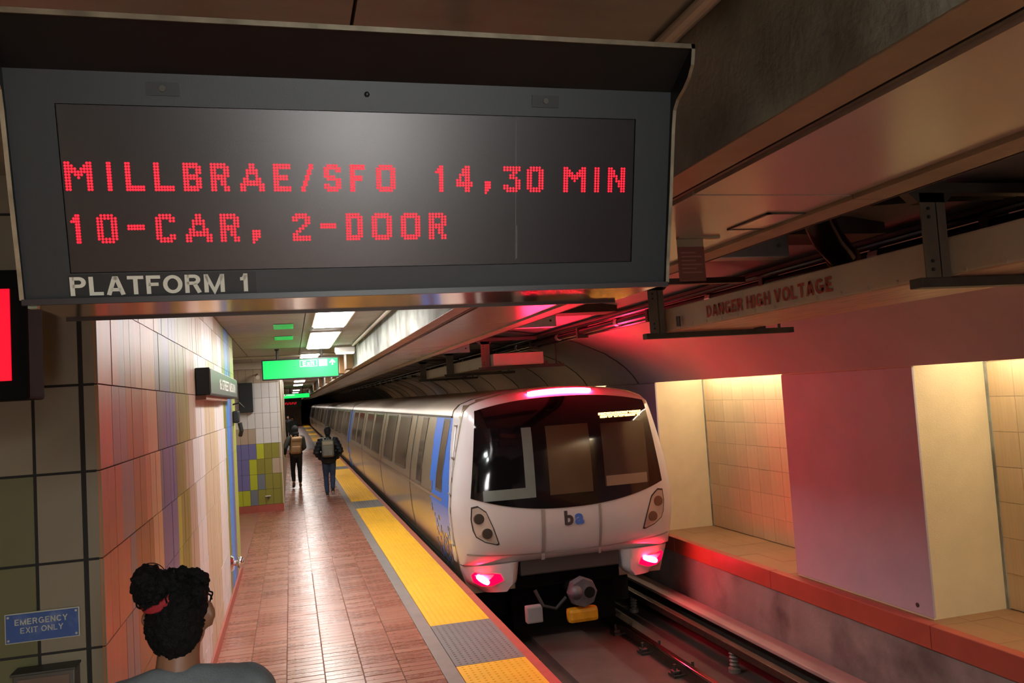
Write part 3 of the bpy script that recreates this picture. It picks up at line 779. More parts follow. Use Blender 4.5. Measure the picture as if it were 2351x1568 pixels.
# coupler, buffer beam and hoses
MB().cbox(TX-0.72, TX+0.72, NY+0.22, NY+0.7, -0.15, 0.06, 0.02).obj('buffer_beam', mat('buffer_dark', '#393130', 0.6), car1)
mb = MB().tube([(TX+0.02, NY+0.6, -0.38), (TX+0.02, NY-0.05, -0.38)], [0.09, 0.09], 12); mb.obj('coupler_shank', under, car1)
cg = mat('coupler_grey', '#5f5a60', 0.55, metal=0.4, var=0.3, scale=9)
ch_ = MB().tube([(TX+0.02, NY+0.06, -0.37), (TX+0.02, NY-0.06, -0.37), (TX+0.02, NY-0.16, -0.37), (TX+0.02, NY-0.20, -0.37)], [0.15, 0.20, 0.20, 0.185], 8).ellip((TX-0.09, NY-0.2, -0.35), (0.09, 0.10, 0.09)).obj('coupler_head', cg, car1); shade(ch_)
MB().tube([(TX+0.10, NY-0.19, -0.37), (TX+0.10, NY-0.205, -0.37)], 0.075, 16).obj('coupler_socket', under, ch_)
MB().box(TX-0.76, TX+0.76, NY+0.62, NY+0.75, -0.95, -0.10).obj('pocket_cover', mat('pocket_black', '#0c0a0a', 0.9, spec=0.1), car1)
MB().box(TX-0.76, TX+0.76, NY+0.37, NY+0.66, -0.35, -0.15).obj('pocket_head', mat('pocket_black', '#0c0a0a', 0.9, spec=0.1), car1)
MB().cbox(TX-0.20, TX+0.22, NY-0.18, NY-0.02, -0.76, -0.57, 0.05).obj('coupler_tray', mat('coupler_yellow', '#c98a12', 0.5, var=0.3, scale=8), car1)
MB().cbox(TX-0.74, TX-0.52, NY-0.05, NY+0.08, -0.72, -0.5, 0.02).obj('hose_box', mat('hose_box', '#8e8688', 0.5), car1)
mb = MB().tube([(TX-0.6, NY, -0.3), (TX-0.52, NY-0.08, -0.5), (TX-0.35, NY-0.1, -0.55), (TX-0.2, NY-0.1, -0.42)], 0.025, 8); mb.obj('hose', black_rubber, car1)
for s in (-1, 1):
    MB().tube([(TX+s*0.84-0.06, NY+2.2, -0.62), (TX+s*0.84+0.06, NY+2.2, -0.62)], 0.42, 24).obj('wheel', under, car1)

# following cars
def follow_car(y0, label):
    t = thing('train_car', label, 'train car', (TX, y0, -1.0), 'coupled cars of the train')
    y1 = y0+20.9; body('body', y0, y1, t); car_common(y0, y1, t)
    for s in (-1, 1):
        mb = MB(); side_patch(mb, s, y0+0.05, y0+0.5, -0.3, 2.03, 0.0045, 8); side_patch(mb, s, y1-0.5, y1-0.05, -0.3, 2.03, 0.0045, 8)
        mb.obj('blue_end_band', train_blue, t, fix=False)
    for d in (4.6, 10.3, 15.9): seam(y0+d, t)
    for a, b in ((1.1, 2.5), (3.0, 4.2), (5.2, 7.0), (7.6, 9.6), (11.0, 12.9), (13.5, 15.3), (16.6, 18.2), (18.7, 20.1)): window('side_window', y0+a, y0+b, 1.06, 1.98, t)
    return t
follow_car(31.95, 'second car of the train, steel sided, coupled behind the white-nosed end car')
follow_car(53.1, 'third car of the train, coupled between the second and fourth cars')
follow_car(74.25, 'fourth car of the train, coupled behind the third car')
follow_car(95.4, 'last car in sight, at the dark tunnel end of the train')
# ------------------------------------------------------------------ the big platform display
SX0, SX1 = -0.484, 0.858
UPY, UPZ = -0.2516, 0.9678                      # up along the tilted face
def fp(u, v, off=0.0):
    """point on the tilted face: u across, v up, off towards the viewer"""
    return (u, 1.766+UPY*v-0.9678*off, 2.584+UPZ*v-0.2516*off)
sign = thing('platform_display', 'big black hanging display with red LED text above PLATFORM 1', 'display sign', (0.19, 1.9, 2.58))
# side plates: their front edge runs up the face, then swells into the hood
side = [(2.08, 2.582), (1.752, 2.582), (1.741, 2.63), (1.701, 2.773), (1.664, 2.92), (1.652, 2.955), (1.634, 2.972), (1.60, 2.985), (1.575, 3.0), (1.556, 3.02), (1.547, 3.05), (1.547, 3.062), (2.08, 3.062)]
alu_edge = mat('worn_edge', '#9a8f7c', 0.35, metal=0.7, var=0.4, scale=20)
for xa, xb in ((SX0-0.004, SX0+0.004), (SX1-0.004, SX1+0.004)):
    MB().prism([(xa, y, z) for y, z in side], (xb-xa, 0, 0)).obj('side_plate', black_metal, sign)
    e = MB(); pts = side[1:12]
    for (ya, za), (yb, zb) in zip(pts, pts[1:]): e.quad((xa, ya-0.0015, za), (xb, ya-0.0015, za), (xb, yb-0.0015, zb), (xa, yb-0.0015, zb))
    e.obj('plate_edge', alu_edge, sign, fix=False)
MB().box(SX0, SX1, 1.549, 2.08, 3.054, 3.062).obj('hood', black_metal, sign)
MB().box(SX0-0.004, SX1+0.004, 1.5455, 1.549, 3.052, 3.062).obj('hood_edge', alu_edge, sign)
MB().quad((SX0, 1.549, 3.054), (SX1, 1.549, 3.054), fp(SX1, 0.425), fp(SX0, 0.425)).obj('hood_underside', black_metal, sign, fix=False)
MB().box(SX0, SX1, 1.83, 2.08, 2.60, 3.06).obj('case', black_metal, sign)
# frame round the screen
U0, U1, V0, V1 = -0.399, 0.771, 0.050, 0.368
fr = MB()
def slab(mb, u0, u1, v0, v1, off, th):
    a = [fp(u0, v0, off), fp(u1, v0, off), fp(u1, v1, off), fp(u0, v1, off)]; b = [fp(u0, v0, off-th), fp(u1, v0, off-th), fp(u1, v1, off-th), fp(u0, v1, off-th)]
    mb.add(a+b, [(0, 1, 2, 3), (7, 6, 5, 4), (0, 4, 5, 1), (1, 5, 6, 2), (2, 6, 7, 3), (3, 7, 4, 0)])
face_mat = mat('face_paint', '#12191e', 0.42, var=0.06, scale=3, bump=0.04, bscale=500, spec=0.6)
for a in ((SX0+.004, SX1-.004, 0.0, V0), (SX0+.004, SX1-.004, V1, 0.428), (SX0+.004, U0, V0, V1), (U1, SX1-.004, V0, V1)): slab(fr, *a, 0.004, 0.012)
fr.obj('face_frame', face_mat, sign)
scr = MB(); slab(scr, U0+.001, U1-.001, V0+.001, V1-.001, 0.0, 0.01)
screen = scr.obj('screen', mat('screen_tint', '#1a1015', 0.27, var=0.10, scale=3, stretch=(10, 1, 1), spec=0.9), sign)
sl = MB(); slab(sl, 0.494, 0.4955, V0+.01, V1-.004, 0.0006, 0.0004); sl.obj('screen_joint', mat('screen_joint', '#5a5552', 0.4), sign)
sl = MB(); slab(sl, 0.496, 0.4985, V0+.012, V0+.085, 0.0008, 0.0004); sl.obj('screen_scratch', mat('screen_joint', '#5a5552', 0.4), sign)
LED = {
'M': ["##.....##","###...###","####.####","#########","##.###.##","##..#..##","##.....##","##.....##","##.....##","##.....##"],
'I': ["##"]*10, '1': ["..##",".###","####","..##","..##","..##","..##","..##","..##","..##"],
'L': ["##....."]*8+["#######","#######"],
'B': ["#####.","######","##..##","##..##","#####.","######","##..##","##..##","######","#####."],
'R': ["#####.","######","##..##","##..##","######","#####.","##.##.","##.##.","##..##","##..##"],
'A': ["...##...","...##...","..####..","..####..","..#..#..",".##..##.",".######.","########","##....##","##....##"],
'E': ["######","######","##....","##....","#####.","#####.","##....","##....","######","######"],
'/': ["....##","....##","...##.","...##.","..##..","..##..",".##...",".##...","##....","##...."],
'S': [".####.","######","##..##","##....","####..",".#####","....##","##..##","######",".####."],
'F': ["######","######","##....","##....","#####.","#####.","##....","##....","##....","##...."],
'O': [".#####.","#######","##...##","##...##","##...##","##...##","##...##","##...##","#######",".#####."],
'0': [".####.","######","##..##","##..##","##..##","##..##","##..##","##..##","######",".####."],
'4': ["...##.","..###.","..###.",".####.",".#.##.","##.##.","######","######","...##.","...##."],
',': ["###","###","###","##.","#.."],
'3': ["######","######","...##.","..##..","..###.","....##","....##","##..##","######",".####."],
'N': ["##...##","###..##","###..##","####.##","##.#.##","##.####","##..###","##..###","##...##","##...##"],
'-': ["######","######"], 'C': [".####.","######","##..##","##....","##....","##....","##....","##..##","######",".####."],
'2': [".####.","######","##..##","....##","...##.","..##..",".##...","##....","######","######"],
'D': ["#####.","######","##..##","##..##","##..##","##..##","##..##","##..##","######","#####."]}
R1 = [('M', -.3905, -.342), ('I', -.3178, -.3086), ('L', -.2857, -.251), ('L', -.2347, -.1978), ('B', -.182, -.1477), ('R', -.1316, -.0959), ('A', -.0771, -.0299), ('E', -.0132, .0213), ('/', .04, .0656), ('S', .0854, .1201), ('F', .1376, .1685), ('O', .1907, .2311), ('1', .3134, .3319), ('4', .359, .3949), (',', .4206, .4349), ('3', .4619, .5008), ('0', .5145, .553), ('M', .598, .6507), ('I', .6702, .6825), ('N', .7022, .7439)]
R2 = [('1', -.388, -.3707), ('0', -.3427, -.306), ('-', -.289, -.257), ('C', -.2382, -.2017), ('A', -.1842, -.1341), ('R', -.1194, -.0823), (',', -.059, -.0423), ('2', .0195, .0557), ('-', .0747, .1071), ('D', .1265, .1612), ('O', .1791, .2216), ('O', .2398, .2813), ('R', .2989, .3373)]
led_mat = mat('red_led', '#500006', 0.4, emit=(1.0, 0.003, 0.022), estr=0.95)
led_core = mat('red_led_core', '#500010', 0.4, emit=(1.0, 0.045, 0.085), estr=1.1)
def led_char(ch, x0, x1, v0, v1):
    g = LED[ch]; rows, cs = len(g), len(g[0]); h = v1-v0; r = 0.0028; mb = MB()
    top = v1
    if ch == ',': top = v0+h*0.36
    if ch == '-': top = v0+h*0.60
    pv_ = h/9.0; k = 1.009
    for j, row in enumerate(g):
        for i, c in enumerate(row):
            if c != '#': continue
            u = (x0+r+(x1-x0-2*r)*(i/max(1, cs-1)))*k; v = top-j*pv_
            for (rr, off, mi) in ((r, 0.0012, 0), (r*0.42, 0.0019, 1)):
                mb.cur = mi; mb.poly([fp(u+rr*math.cos(a*math.pi/4), v+rr*math.sin(a*math.pi/4), off) for a in range(8)])
    mb.obj('led_character', [led_mat, led_core], screen, fix=False)
for ch, a, b in R1: led_char(ch, a, b, 0.2095, 0.2595)
for ch, a, b in R2: led_char(ch, a, b, 0.1095, 0.1605)
lp = MB(); slab(lp, -0.404, -0.056, 0.003, 0.0475, 0.0048, 0.001); strip = lp.obj('lettering_strip', mat('lettering_strip', '#0d1014', 0.4), sign)
off = Vector(fp(-0.401, 0.0065, 0.0055))
letters('PLATFORM 1', mat('letter_white', '#d3cfc2', 0.5), off, (1, 0, 0), (0, UPY, UPZ), 0.329, 0.0365, strip, t=0.18, gap=0.10, space=0.55)
# latches and screw above the screen
for u in (-0.209, 0.559):
    l = MB(); slab(l, u-0.030, u+0.030, 0.387, 0.412, 0.006, 0.004); lt = l.obj('latch_plate', black_plastic, sign)
    c = Vector(fp(u, 0.40, 0.009)); MB().tube([c, Vector(fp(u, 0.40, 0.004))], 0.006, 10).obj('latch_screw', steel_dark, lt)
MB().ellip(fp(0.178, 0.402, 0.006), (0.0055, 0.005, 0.0055), 10, 6).obj('screw', black_plastic, sign)
# polished underside that mirrors the wall
MB().box(SX0, SX1, 1.757, 2.075, 2.579, 2.584).obj('polished_underside', mat('polished_bronze', '#e6bb92', 0.12, metal=1.0, var=0.05, scale=2, stretch=(1, 8, 1)), sign)
MB().box(SX0, SX1, 1.748, 1.757, 2.572, 2.583).box(SX0, SX1, 2.073, 2.081, 2.574, 2.59).obj('underside_trim', mat('trim_maroon', '#231012', 0.4), sign)
MB().box(SX0+0.006, SX0+0.022, 1.765, 1.785, 2.568, 2.582).obj('drain_clip', mat('clip_green', '#9fb5a0', 0.4), sign)
for x in (-0.2, 0.58): MB().box(x-0.03, x+0.03, 2.08, 2.6, 2.90, 2.96).box(x-0.03, x+0.03, 2.54, 2.6, 2.96, 3.4).obj('hanger_arm', black_metal, sign)

# ------------------------------------------------------------------ red display at the left, hung in front of the end wall
dull_black = mat('dull_black', '#101112', 0.8, spec=0.1)
rd = thing('red_display', 'black boxed display with a plain glowing red screen beside the dark end wall', 'display sign', (-1.3, 3.1, 2.4))
MB().cbox(-1.75, -0.815, 3.0, 3.18, 2.425, 2.85, 0.01).obj('case', dull_black, rd)
MB().box(-1.72, -0.864, 2.994, 3.001, 2.488, 2.786).obj('screen', mat('red_screen', '#a01018', 0.4, emit=(1.0, 0.0, 0.02), estr=0.85), rd)
MB().tube([(-1.3, 3.09, 2.85), (-1.3, 3.09, 3.4)], 0.03, 10).obj('drop_rod', black_metal, rd)

# ------------------------------------------------------------------ things on the dark end wall
pl = thing('exit_plate', 'blue metal plate reading EMERGENCY EXIT ONLY on the dark tiled wall', 'sign', (-1.02, 3.84, 1.46))
MB().cbox(-1.155, -0.879, 3.838, 3.849, 1.460, 1.580, 0.003).obj('plate', mat('plate_white', '#b9b6a6', 0.5), pl)
bf = MB().box(-1.1505, -0.8835, 3.8365, 3.839, 1.4645, 1.5755).obj('blue_field', mat('plate_blue', '#33518f', 0.45, var=0.12, scale=12, col2='#5a6c9c', c2pos=(0.55, 0.75), c2scale=14), pl)
pw = mat('plate_letters', '#b4b3a4', 0.5, var=0.2, scale=30)
letters('EMERGENCY', pw, (-1.118, 3.8362, 1.532), (1, 0, 0), (0, 0, 1), 0.195, 0.024, bf, t=0.17)
letters('EXIT ONLY', pw, (-1.098, 3.8362, 1.498), (1, 0, 0), (0, 0, 1), 0.158, 0.023, bf, t=0.15)
for x in (-1.142, -0.892):
    for z in (1.474, 1.566): MB().tube([(x, 3.8355, z), (x, 3.839, z)], 0.0048, 10).obj('screw', mat('plate_letters', '#b4b3a4', 0.5), pl)
bx = thing('steel_wall_box', 'grey steel box with a copper-coloured hood below the blue exit plate', 'wall box', (-1.0, 3.84, 1.1))
MB().cbox(-1.11, -0.885, 3.76, 3.85, 1.10, 1.352, 0.006).obj('case', mat('box_grey', '#5a544e', 0.4, metal=0.5, var=0.15), bx)
MB().cbox(-1.115, -0.88, 3.745, 3.85, 1.352, 1.362, 0.003).obj('lid', steel_dark, bx)
MB().box(-1.09, -0.905, 3.757, 3.761, 1.12, 1.335).obj('door', mat('box_door', '#7a6a60', 0.3, metal=0.7), bx)
MB().cbox(-0.99, -0.915, 3.74, 3.76, 1.22, 1.30, 0.004).obj('hood', mat('copper_hood', '#c07a5c', 0.25, metal=0.8), bx)

# ------------------------------------------------------------------ station name box on the striped wall
nb = thing('station_name_box', 'long dark box lettered 16 STREET MISSION on the striped tile wall', 'sign', (-0.7, 9.4, 2.5))
MB().cbox(-0.785, -0.665, 7.62, 11.35, 2.49, 2.73, 0.008).obj('case', black_metal, nb)
nf = MB().box(-0.666, -0.660, 7.64, 11.33, 2.505, 2.715).obj('face', mat('name_face', '#4a4c4a', 0.4), nb)
letters('16 STREET MISSION', mat('name_white', '#e6e2da', 0.4), (-0.658, 8.55, 2.555), (0, 1, 0), (0, 0, 1), 2.35, 0.105, nf, t=0.17)
MB().box(-0.785, -0.70, 7.6, 10.1, 2.452, 2.49).obj('bracket', mat('bracket_brown', '#7a4c3a', 0.5), nb)
# small fittings at the end of that wall
hs = thing('wall_handset', 'black telephone handset unit with a bracket on the tile wall past the name box', 'wall phone', (-0.75, 12.3, 2.1))
MB().cbox(-0.785, -0.70, 12.15, 12.4, 2.16, 2.33, 0.02).obj('unit', black_plastic, hs)
mb = MB().tube([(-0.785, 12.3, 2.42), (-0.70, 12.3, 2.44), (-0.64, 12.35, 2.37)], 0.012, 8); mb.obj('bracket', black_plastic, hs)
mb = MB().tube([(-0.70, 12.25, 2.16), (-0.68, 12.25, 2.05), (-0.70, 12.3, 1.98)], 0.03, 8); mb.obj('handset', black_plastic, hs)
kb = thing('chrome_knob', 'round polished chrome knob on the striped wall near the floor', 'knob', (-0.74, 10.83, 0.4))
MB().tube([(-0.785, 10.83, 0.48), (-0.755, 10.83, 0.48)], [0.10, 0.08], 18).obj('rose', chrome, kb)
o = MB().tube([(-0.755, 10.83, 0.48), (-0.71, 10.83, 0.48)], 0.035, 14).ellip((-0.68, 10.83, 0.48), (0.05, 0.07, 0.07)).obj('knob', chrome, kb); shade(o)
# black monitor on the far tiled wall
tv = thing('wall_monitor', 'black switched-off monitor on the cream tiled wall', 'monitor', (-1.0, 19.7, 2.3))
MB().cbox(-1.115, -0.815, 19.64, 19.755, 2.26, 2.93, 0.012).obj('case', black_plastic, tv)
MB().box(-1.10, -0.83, 19.634, 19.642, 2.29, 2.915).obj('screen', mat('monitor_glass', '#0a0b10', 0.3), tv)
hy = thing('wall_hook', 'small white bracket low on the olive wall tiles', 'bracket', (-0.58, 19.72, 0.3))
MB().box(-0.64, -0.52, 19.70, 19.76, 0.345, 0.362).obj('shelf', white_paint, hy); MB().box(-0.59, -0.57, 19.72, 19.76, 0.29, 0.345).obj('stem', steel_dark, hy)
cmra = thing('security_camera', 'small pale camera on an arm beside the cream tiled wall', 'camera', (-0.65, 19.5, 3.05))
MB().tube([(-0.70, 19.76, 3.12), (-0.70, 19.5, 3.10)], 0.015, 8).obj('arm', steel_dark, cmra)
MB().tube([(-0.70, 19.55, 3.07), (-0.68, 19.32, 3.03)], [0.04, 0.045], 12).obj('housing', cream_paint, cmra)

# ------------------------------------------------------------------ hanging exit signs
exit_green = mat('exit_green', '#00b040', 0.35, emit=(0.0, 0.72, 0.10), estr=0.95)
exit_white = mat('exit_white', '#e8fff0', 0.4, emit=(0.8, 1.0, 0.85), estr=0.95)
def exit_sign(y, x0, x1, z0, z1, label, flip=False):
    t = thing('exit_sign', label, 'exit sign', ((x0+x1)/2, y, z0))
    MB().cbox(x0, x1, y, y+0.14, z0, z1, 0.006).obj('case', black_metal, t)
    b = 0.022
    for yy in (y+0.141, y-0.004): lit = MB().box(x0+b, x1-b, yy, yy+0.004, z0+b, z1-b).obj('lit_panel', exit_green, t)
    W = x1-x0; y2 = y-0.006; H_ = z1-z0
    def X(f): return x0+W*f if not flip else x0+W*(1-f)
    zt = z1-0.035; zb = z1-H_*0.42
    fx0, fx1 = (0.49, 0.715)
    a, c = sorted((X(fx0), X(fx1))); th = 0.008
    MB().box(a, c, y2, y2+.002, zb, zb+th).box(a, c, y2, y2+.002, zt-th, zt).box(a, a+th, y2, y2+.002, zb, zt).box(c-th, c, y2, y2+.002, zb, zt).obj('exit_frame', exit_white, lit)
    letters('Exit', exit_white, (a+0.05, y2-.001, zb+0.022), (1, 0, 0), (0, 0, 1), (c-a)-0.10, (zt-zb)-0.045, lit, t=0.17, gap=0.09)
    a, c = sorted((X(0.74), X(0.845)))
    pp = MB().box(a, c, y2, y2+.002, zb-0.0, zt).obj('pictogram_plate', exit_white, t)
    st = MB(); n = 4
    for k in range(n):
        w_ = (c-a-0.04)/n; st.box(a+0.02+k*w_, a+0.02+(k+1)*w_, y2-.002, y2, zb+0.015, zb+0.02+0.016*(k+1))
    st.tube([(a+0.085, y2-.001, zb+0.095), (a+0.085, y2-.001, zb+0.10)], 0.01, 8)
    st.obj('stair_pictogram', mat('pictogram_green', '#6fbf8c', 0.5), pp)
    if not flip:
        ax = X(0.915); ar = MB()
        ar.box(ax-0.012, ax+0.012, y2, y2+.002, zb+0.01, zt-0.03)
        ar.prism([(ax, y2, zt), (ax-0.055, y2, zt-0.06), (ax-0.04, y2, zt-0.075), (ax, y2, zt-0.033), (ax+0.04, y2, zt-0.075), (ax+0.055, y2, zt-0.06)], (0, .002, 0))
        ar.obj('arrow', exit_white, lit)
    for xx in (x0+W*0.2, x0+W*0.78):
        dr = MB().tube([(xx, y+0.07, z1), (xx, y+0.07, 3.4)], 0.018, 8).obj('drop_rod', black_metal, t); MB().tube([(xx, y+0.07, 3.36), (xx, y+0.07, 3.4)], [0.03, 0.05], 10).obj('rod_cup', black_metal, dr)
    return t
exit_sign(15.5, -0.47, 0.89, 2.832, 3.2, 'glowing green Exit sign with an up arrow, hung before the cream tiled wall')
exit_sign(48.0, -0.62, 1.07, 2.76, 3.03, 'distant green Exit sign hung above the far red display', flip=True)
fd = thing('far_display', 'distant black platform display with red LED text under the far Exit sign', 'display sign', (0.0, 52.0, 2.3))
MB().cbox(-0.75, 0.65, 52, 52.3, 2.30, 2.68, 0.01).obj('case', black_metal, fd)
mb = MB(); random.seed(5)
for k in range(10):
    mb.box(-0.6+0.1*k, -0.6+0.1*k+0.02, 51.985, 51.995, 2.44, 2.56).box(-0.6+0.1*k, -0.6+0.1*k+0.06, 51.985, 51.995, 2.54 if k % 2 else 2.44, 2.56 if k % 2 else 2.46)
mb.obj('led_text', led_mat, fd)
MB().tube([(0, 52.15, 2.68), (0, 52.15, 3.4)], 0.03, 8).obj('drop_rod', black_metal, fd)

# ------------------------------------------------------------------ platform lights
def ceiling_light(x0, x1, y0, y1, label, strength, colour=(1.0, 0.96, 0.92), z=3.39, group='ceiling lights over the platform'):
    t = thing('ceiling_light', label, 'ceiling light', ((x0+x1)/2, (y0+y1)/2, z), group)
    MB().cbox(x0-0.03, x1+0.03, y0-0.03, y1+0.03, z-0.022, z, 0.006).obj('housing', mat('lamp_housing', '#c9bfae', 0.4), t)
    MB().cbox(x0, x1, y0, y1, z-0.036, z-0.012, 0.008).obj('diffuser', mat('diffuser_%g' % strength, '#ffffff', 0.5, emit=colour, estr=strength), t)
    return t
ceiling_light(0.34, 0.73, 7.6, 11.2, 'long lit ceiling panel nearest the big platform display', PLATFORM_LIGHT)
ceiling_light(0.34, 0.73, 12.1, 15.4, 'long lit ceiling panel just before the green arrow Exit sign', PLATFORM_LIGHT)
ceiling_light(0.26, 0.60, 17.2, 19.2, 'short lit ceiling panel just behind the green arrow Exit sign', PLATFORM_LIGHT)
ORD = ['first', 'second', 'third', 'fourth', 'fifth', 'sixth', 'seventh', 'eighth', 'ninth']
for k, y in enumerate((23.5, 29.0, 35.0, 41.5, 56.0, 66.0, 78.0, 92.0)):
    ceiling_light(0.2, 0.62, y, y+2.2, ORD[k]+' lit ceiling panel past the front of the cream tiled wall', PLATFORM_LIGHT*0.8, group='lit ceiling panels down the platform')
for k, y in enumerate((-3.6, -8.2)):
    ceiling_light(0.34, 0.73, y, y+2.4, ('lit ceiling panel over the stairs facing the big platform display', 'lit ceiling panel against the dark wall behind the stairs')[k], REAR_LIGHT, colour=(0.92, 1.0, 0.96), group='lit ceiling panels by the stairs')
for k, (x0, x1, y0, y1) in enumerate(((-0.17, 0.08, 10.8, 11.5), (-0.19, 0.08, 12.7, 13.4))):
    tag(MB().cbox(x0, x1, y0, y1, 3.384, 3.391, 0.002).obj('ceiling_plate', mat('polished_plate', '#4a4a46', 0.22, metal=1.0, var=0.1, scale=3)), ('polished ceiling plate mirroring green, nearer the platform display', 'polished ceiling plate mirroring green, nearer the arrow Exit sign')[k], 'ceiling plate', 'polished ceiling plates')
# conduits on the ceiling
tag(MB().tube([(1.12, -6, 3.36), (1.12, 14.9, 3.36)], 0.022, 10).obj('conduit', cream_paint), 'straight pale conduit along the ceiling beside the concrete beam', 'pipe')
tag(MB().tube([(-1.8, 17.5, 3.37), (1.18, 17.4, 3.37)], 0.024, 10).obj('cross_pipe', cream_paint), 'cream pipe crossing the ceiling behind the green arrow Exit sign', 'pipe')
wl = thing('beam_lamp', 'small white boxed lamp where the concrete beam ends', 'lamp', (1.05, 15.3, 3.2))
MB().cbox(0.82, 1.18, 15.25, 15.42, 3.26, 3.36, 0.02).obj('housing', white_paint, wl); MB().cbox(0.84, 1.16, 15.26, 15.41, 3.235, 3.262, 0.01).obj('lens', mat('diffuser_beam', '#ffffff', 0.5, emit=(1, .93, .8), estr=5), wl)

# ------------------------------------------------------------------ lamps hidden in the recessed bays across the track
for i, (a, b) in enumerate(BAYS):
    t = thing('bay_lamp', 'warm strip lamp in the '+ORD[i]+' tiled bay, counted from the stairs end', 'lamp', (6.25, (a+b)/2, 2.5), 'strip lamps in the recessed bays')
    MB().box(6.15, 6.33, a+0.1, b-0.1, 2.60, 2.66).obj('channel', white_paint, t)
    MB().tube([(6.24, a+0.15, 2.575), (6.24, b-0.15, 2.575)], 0.02, 8).obj('tube_lamp', mat('cove_tube', '#ffffff', 0.5, emit=(1.0, 0.85, 0.60), estr=COVE_LIGHT*6), t)

# ------------------------------------------------------------------ soffit fittings
hp = thing('hanging_notice', 'small brown notice plate hanging under the enamelled soffit', 'notice', (1.80, 3.4, 2.85))
MB().box(1.715, 1.845, 3.37, 3.378, 2.80, 2.955).obj('plate', mat('notice_brown', '#6a3a30', 0.5), hp)
mb = MB()
for k in range(6): mb.box(1.728, 1.80+0.03*(k % 2), 3.368, 3.37, 2.925-0.018*k, 2.931-0.018*k)
mb.obj('faint_lines', mat('notice_lines', '#8a5a4c', 0.5), hp)
MB().box(1.715, 1.92, 3.35, 3.38, 2.99, 3.0).box(1.715, 1.845, 3.372, 3.378, 2.95, 3.0).obj('bracket', enamel_trim, hp)
ht = thing('access_hatch', 'thin rimmed access hatch in the enamelled soffit', 'hatch', (1.93, 3.0, 2.99))
MB().box(1.87, 1.885, 2.88, 3.2, 2.994, 3.0).box(1.87, 2.045, 2.88, 2.892, 2.994, 3.0).box(1.87, 2.045, 3.188, 3.2, 2.994, 3.0).obj('rim', steel_dark, ht)
MB().box(1.885, 2.045, 2.892, 3.188, 2.997, 3.0).obj('cover', enamel, ht)

# ------------------------------------------------------------------ high voltage duct on hanger frames
def hv_duct(y0, y1, label, text_y=None):
    t = thing('high_voltage_duct', label, 'duct', (3.45, y0, 2.77))
    db = MB().cbox(3.05, 3.86, y0, y1, 2.775, 2.955, 0.008).obj('duct_body', cream_paint, t)
    MB().box(3.06, 3.85, y0+.01, y1-.01, 2.768, 2.776).obj('duct_base', mat('duct_base', '#c4a58c', 0.45, var=0.3, scale=5, stretch=(3, 0.5, 1)), t)
    bm_ = MB().tube([(3.044, 0, 0), (3.052, 0, 0)], 0.0125, 8).mesh('bolt')
    y = y1-0.35; n = 0
    while y > y0+0.1 and n < 24:
        inst(bm_, 'bolt', cream_paint, (0, y, 2.79), db); y -= 0.226; n += 1
    if text_y:
        letters('DANGER HIGH VOLTAGE', mat('danger_red', '#a8443a', 0.6, var=0.2, scale=20), (3.046, text_y[1], 2.815), (0, -1, 0), (0, 0, 1), text_y[1]-text_y[0], 0.088, db, t=0.20, gap=0.12)
    for yy in ([y1-0.42] if text_y else []):
        MB().tube([(3.02, 6.02, 2.79), (3.02, 6.02, 2.87)], 0.018, 8).obj('clamp', steel_dark, t)
    return t
hv_duct(-3.0, 6.42, 'cream duct lettered DANGER HIGH VOLTAGE hung over the track', (4.10, 5.60))
hv_duct(12.4, 19.5, 'plain cream duct hung over the roof of the train', None)
def hanger(y, label):
    t = thing('hanger_frame', label, 'hanger', (3.0, y, 2.72), 'hanger frames over the track')
    MB().cbox(2.21, 3.82, y-0.035, y+0.035, 3.165, 3.215, 0.004).obj('top_bar', steel_dark, t)
    MB().box(2.9, 2.99, y-0.03, y-0.024, 2.745, 3.17).box(2.985, 3.04, y-0.03, y+0.03, 2.745, 3.17).obj('post', mat('hanger_grey', '#6a6054', 0.55, metal=0.3, var=0.2), t)
    MB().prism([(2.84, y-0.03, 3.165), (3.10, y-0.03, 3.165), (3.05, y-0.03, 3.12), (2.89, y-0.03, 3.12)], (0, 0.06, 0)).obj('gusset', steel_dark, t)
    MB().cbox(2.86, 4.25, y-0.04, y+0.04, 2.715, 2.762, 0.004).obj('lower_bar', steel_dark, t)
    MB().box(3.9, 3.98, y-0.03, y+0.03, 2.762, 2.82).obj('stop', steel_dark, t)
    MB().tube([(4.13, y, 2.76), (4.13, y, 3.2)], 0.012, 6).obj('tie_rod', steel_dark, t)
    for z in (2.80, 2.84, 3.05, 3.09): MB().tube([(2.94, y-0.036, z), (2.94, y-0.028, z)], 0.009, 6).obj('bolt', black_metal, t)
for y, l in ((3.24, 'steel hanger frame crossing the duct between DANGER lettering and platform beam'), (6.33, 'steel hanger frame at the end of the DANGER HIGH VOLTAGE duct'),
             (12.6, 'hanger frame at the start of the plain duct above the train'), (15.6, 'hanger frame midway on the plain duct above the train'), (18.9, 'hanger frame at the far end of the plain duct')): hanger(y, l)
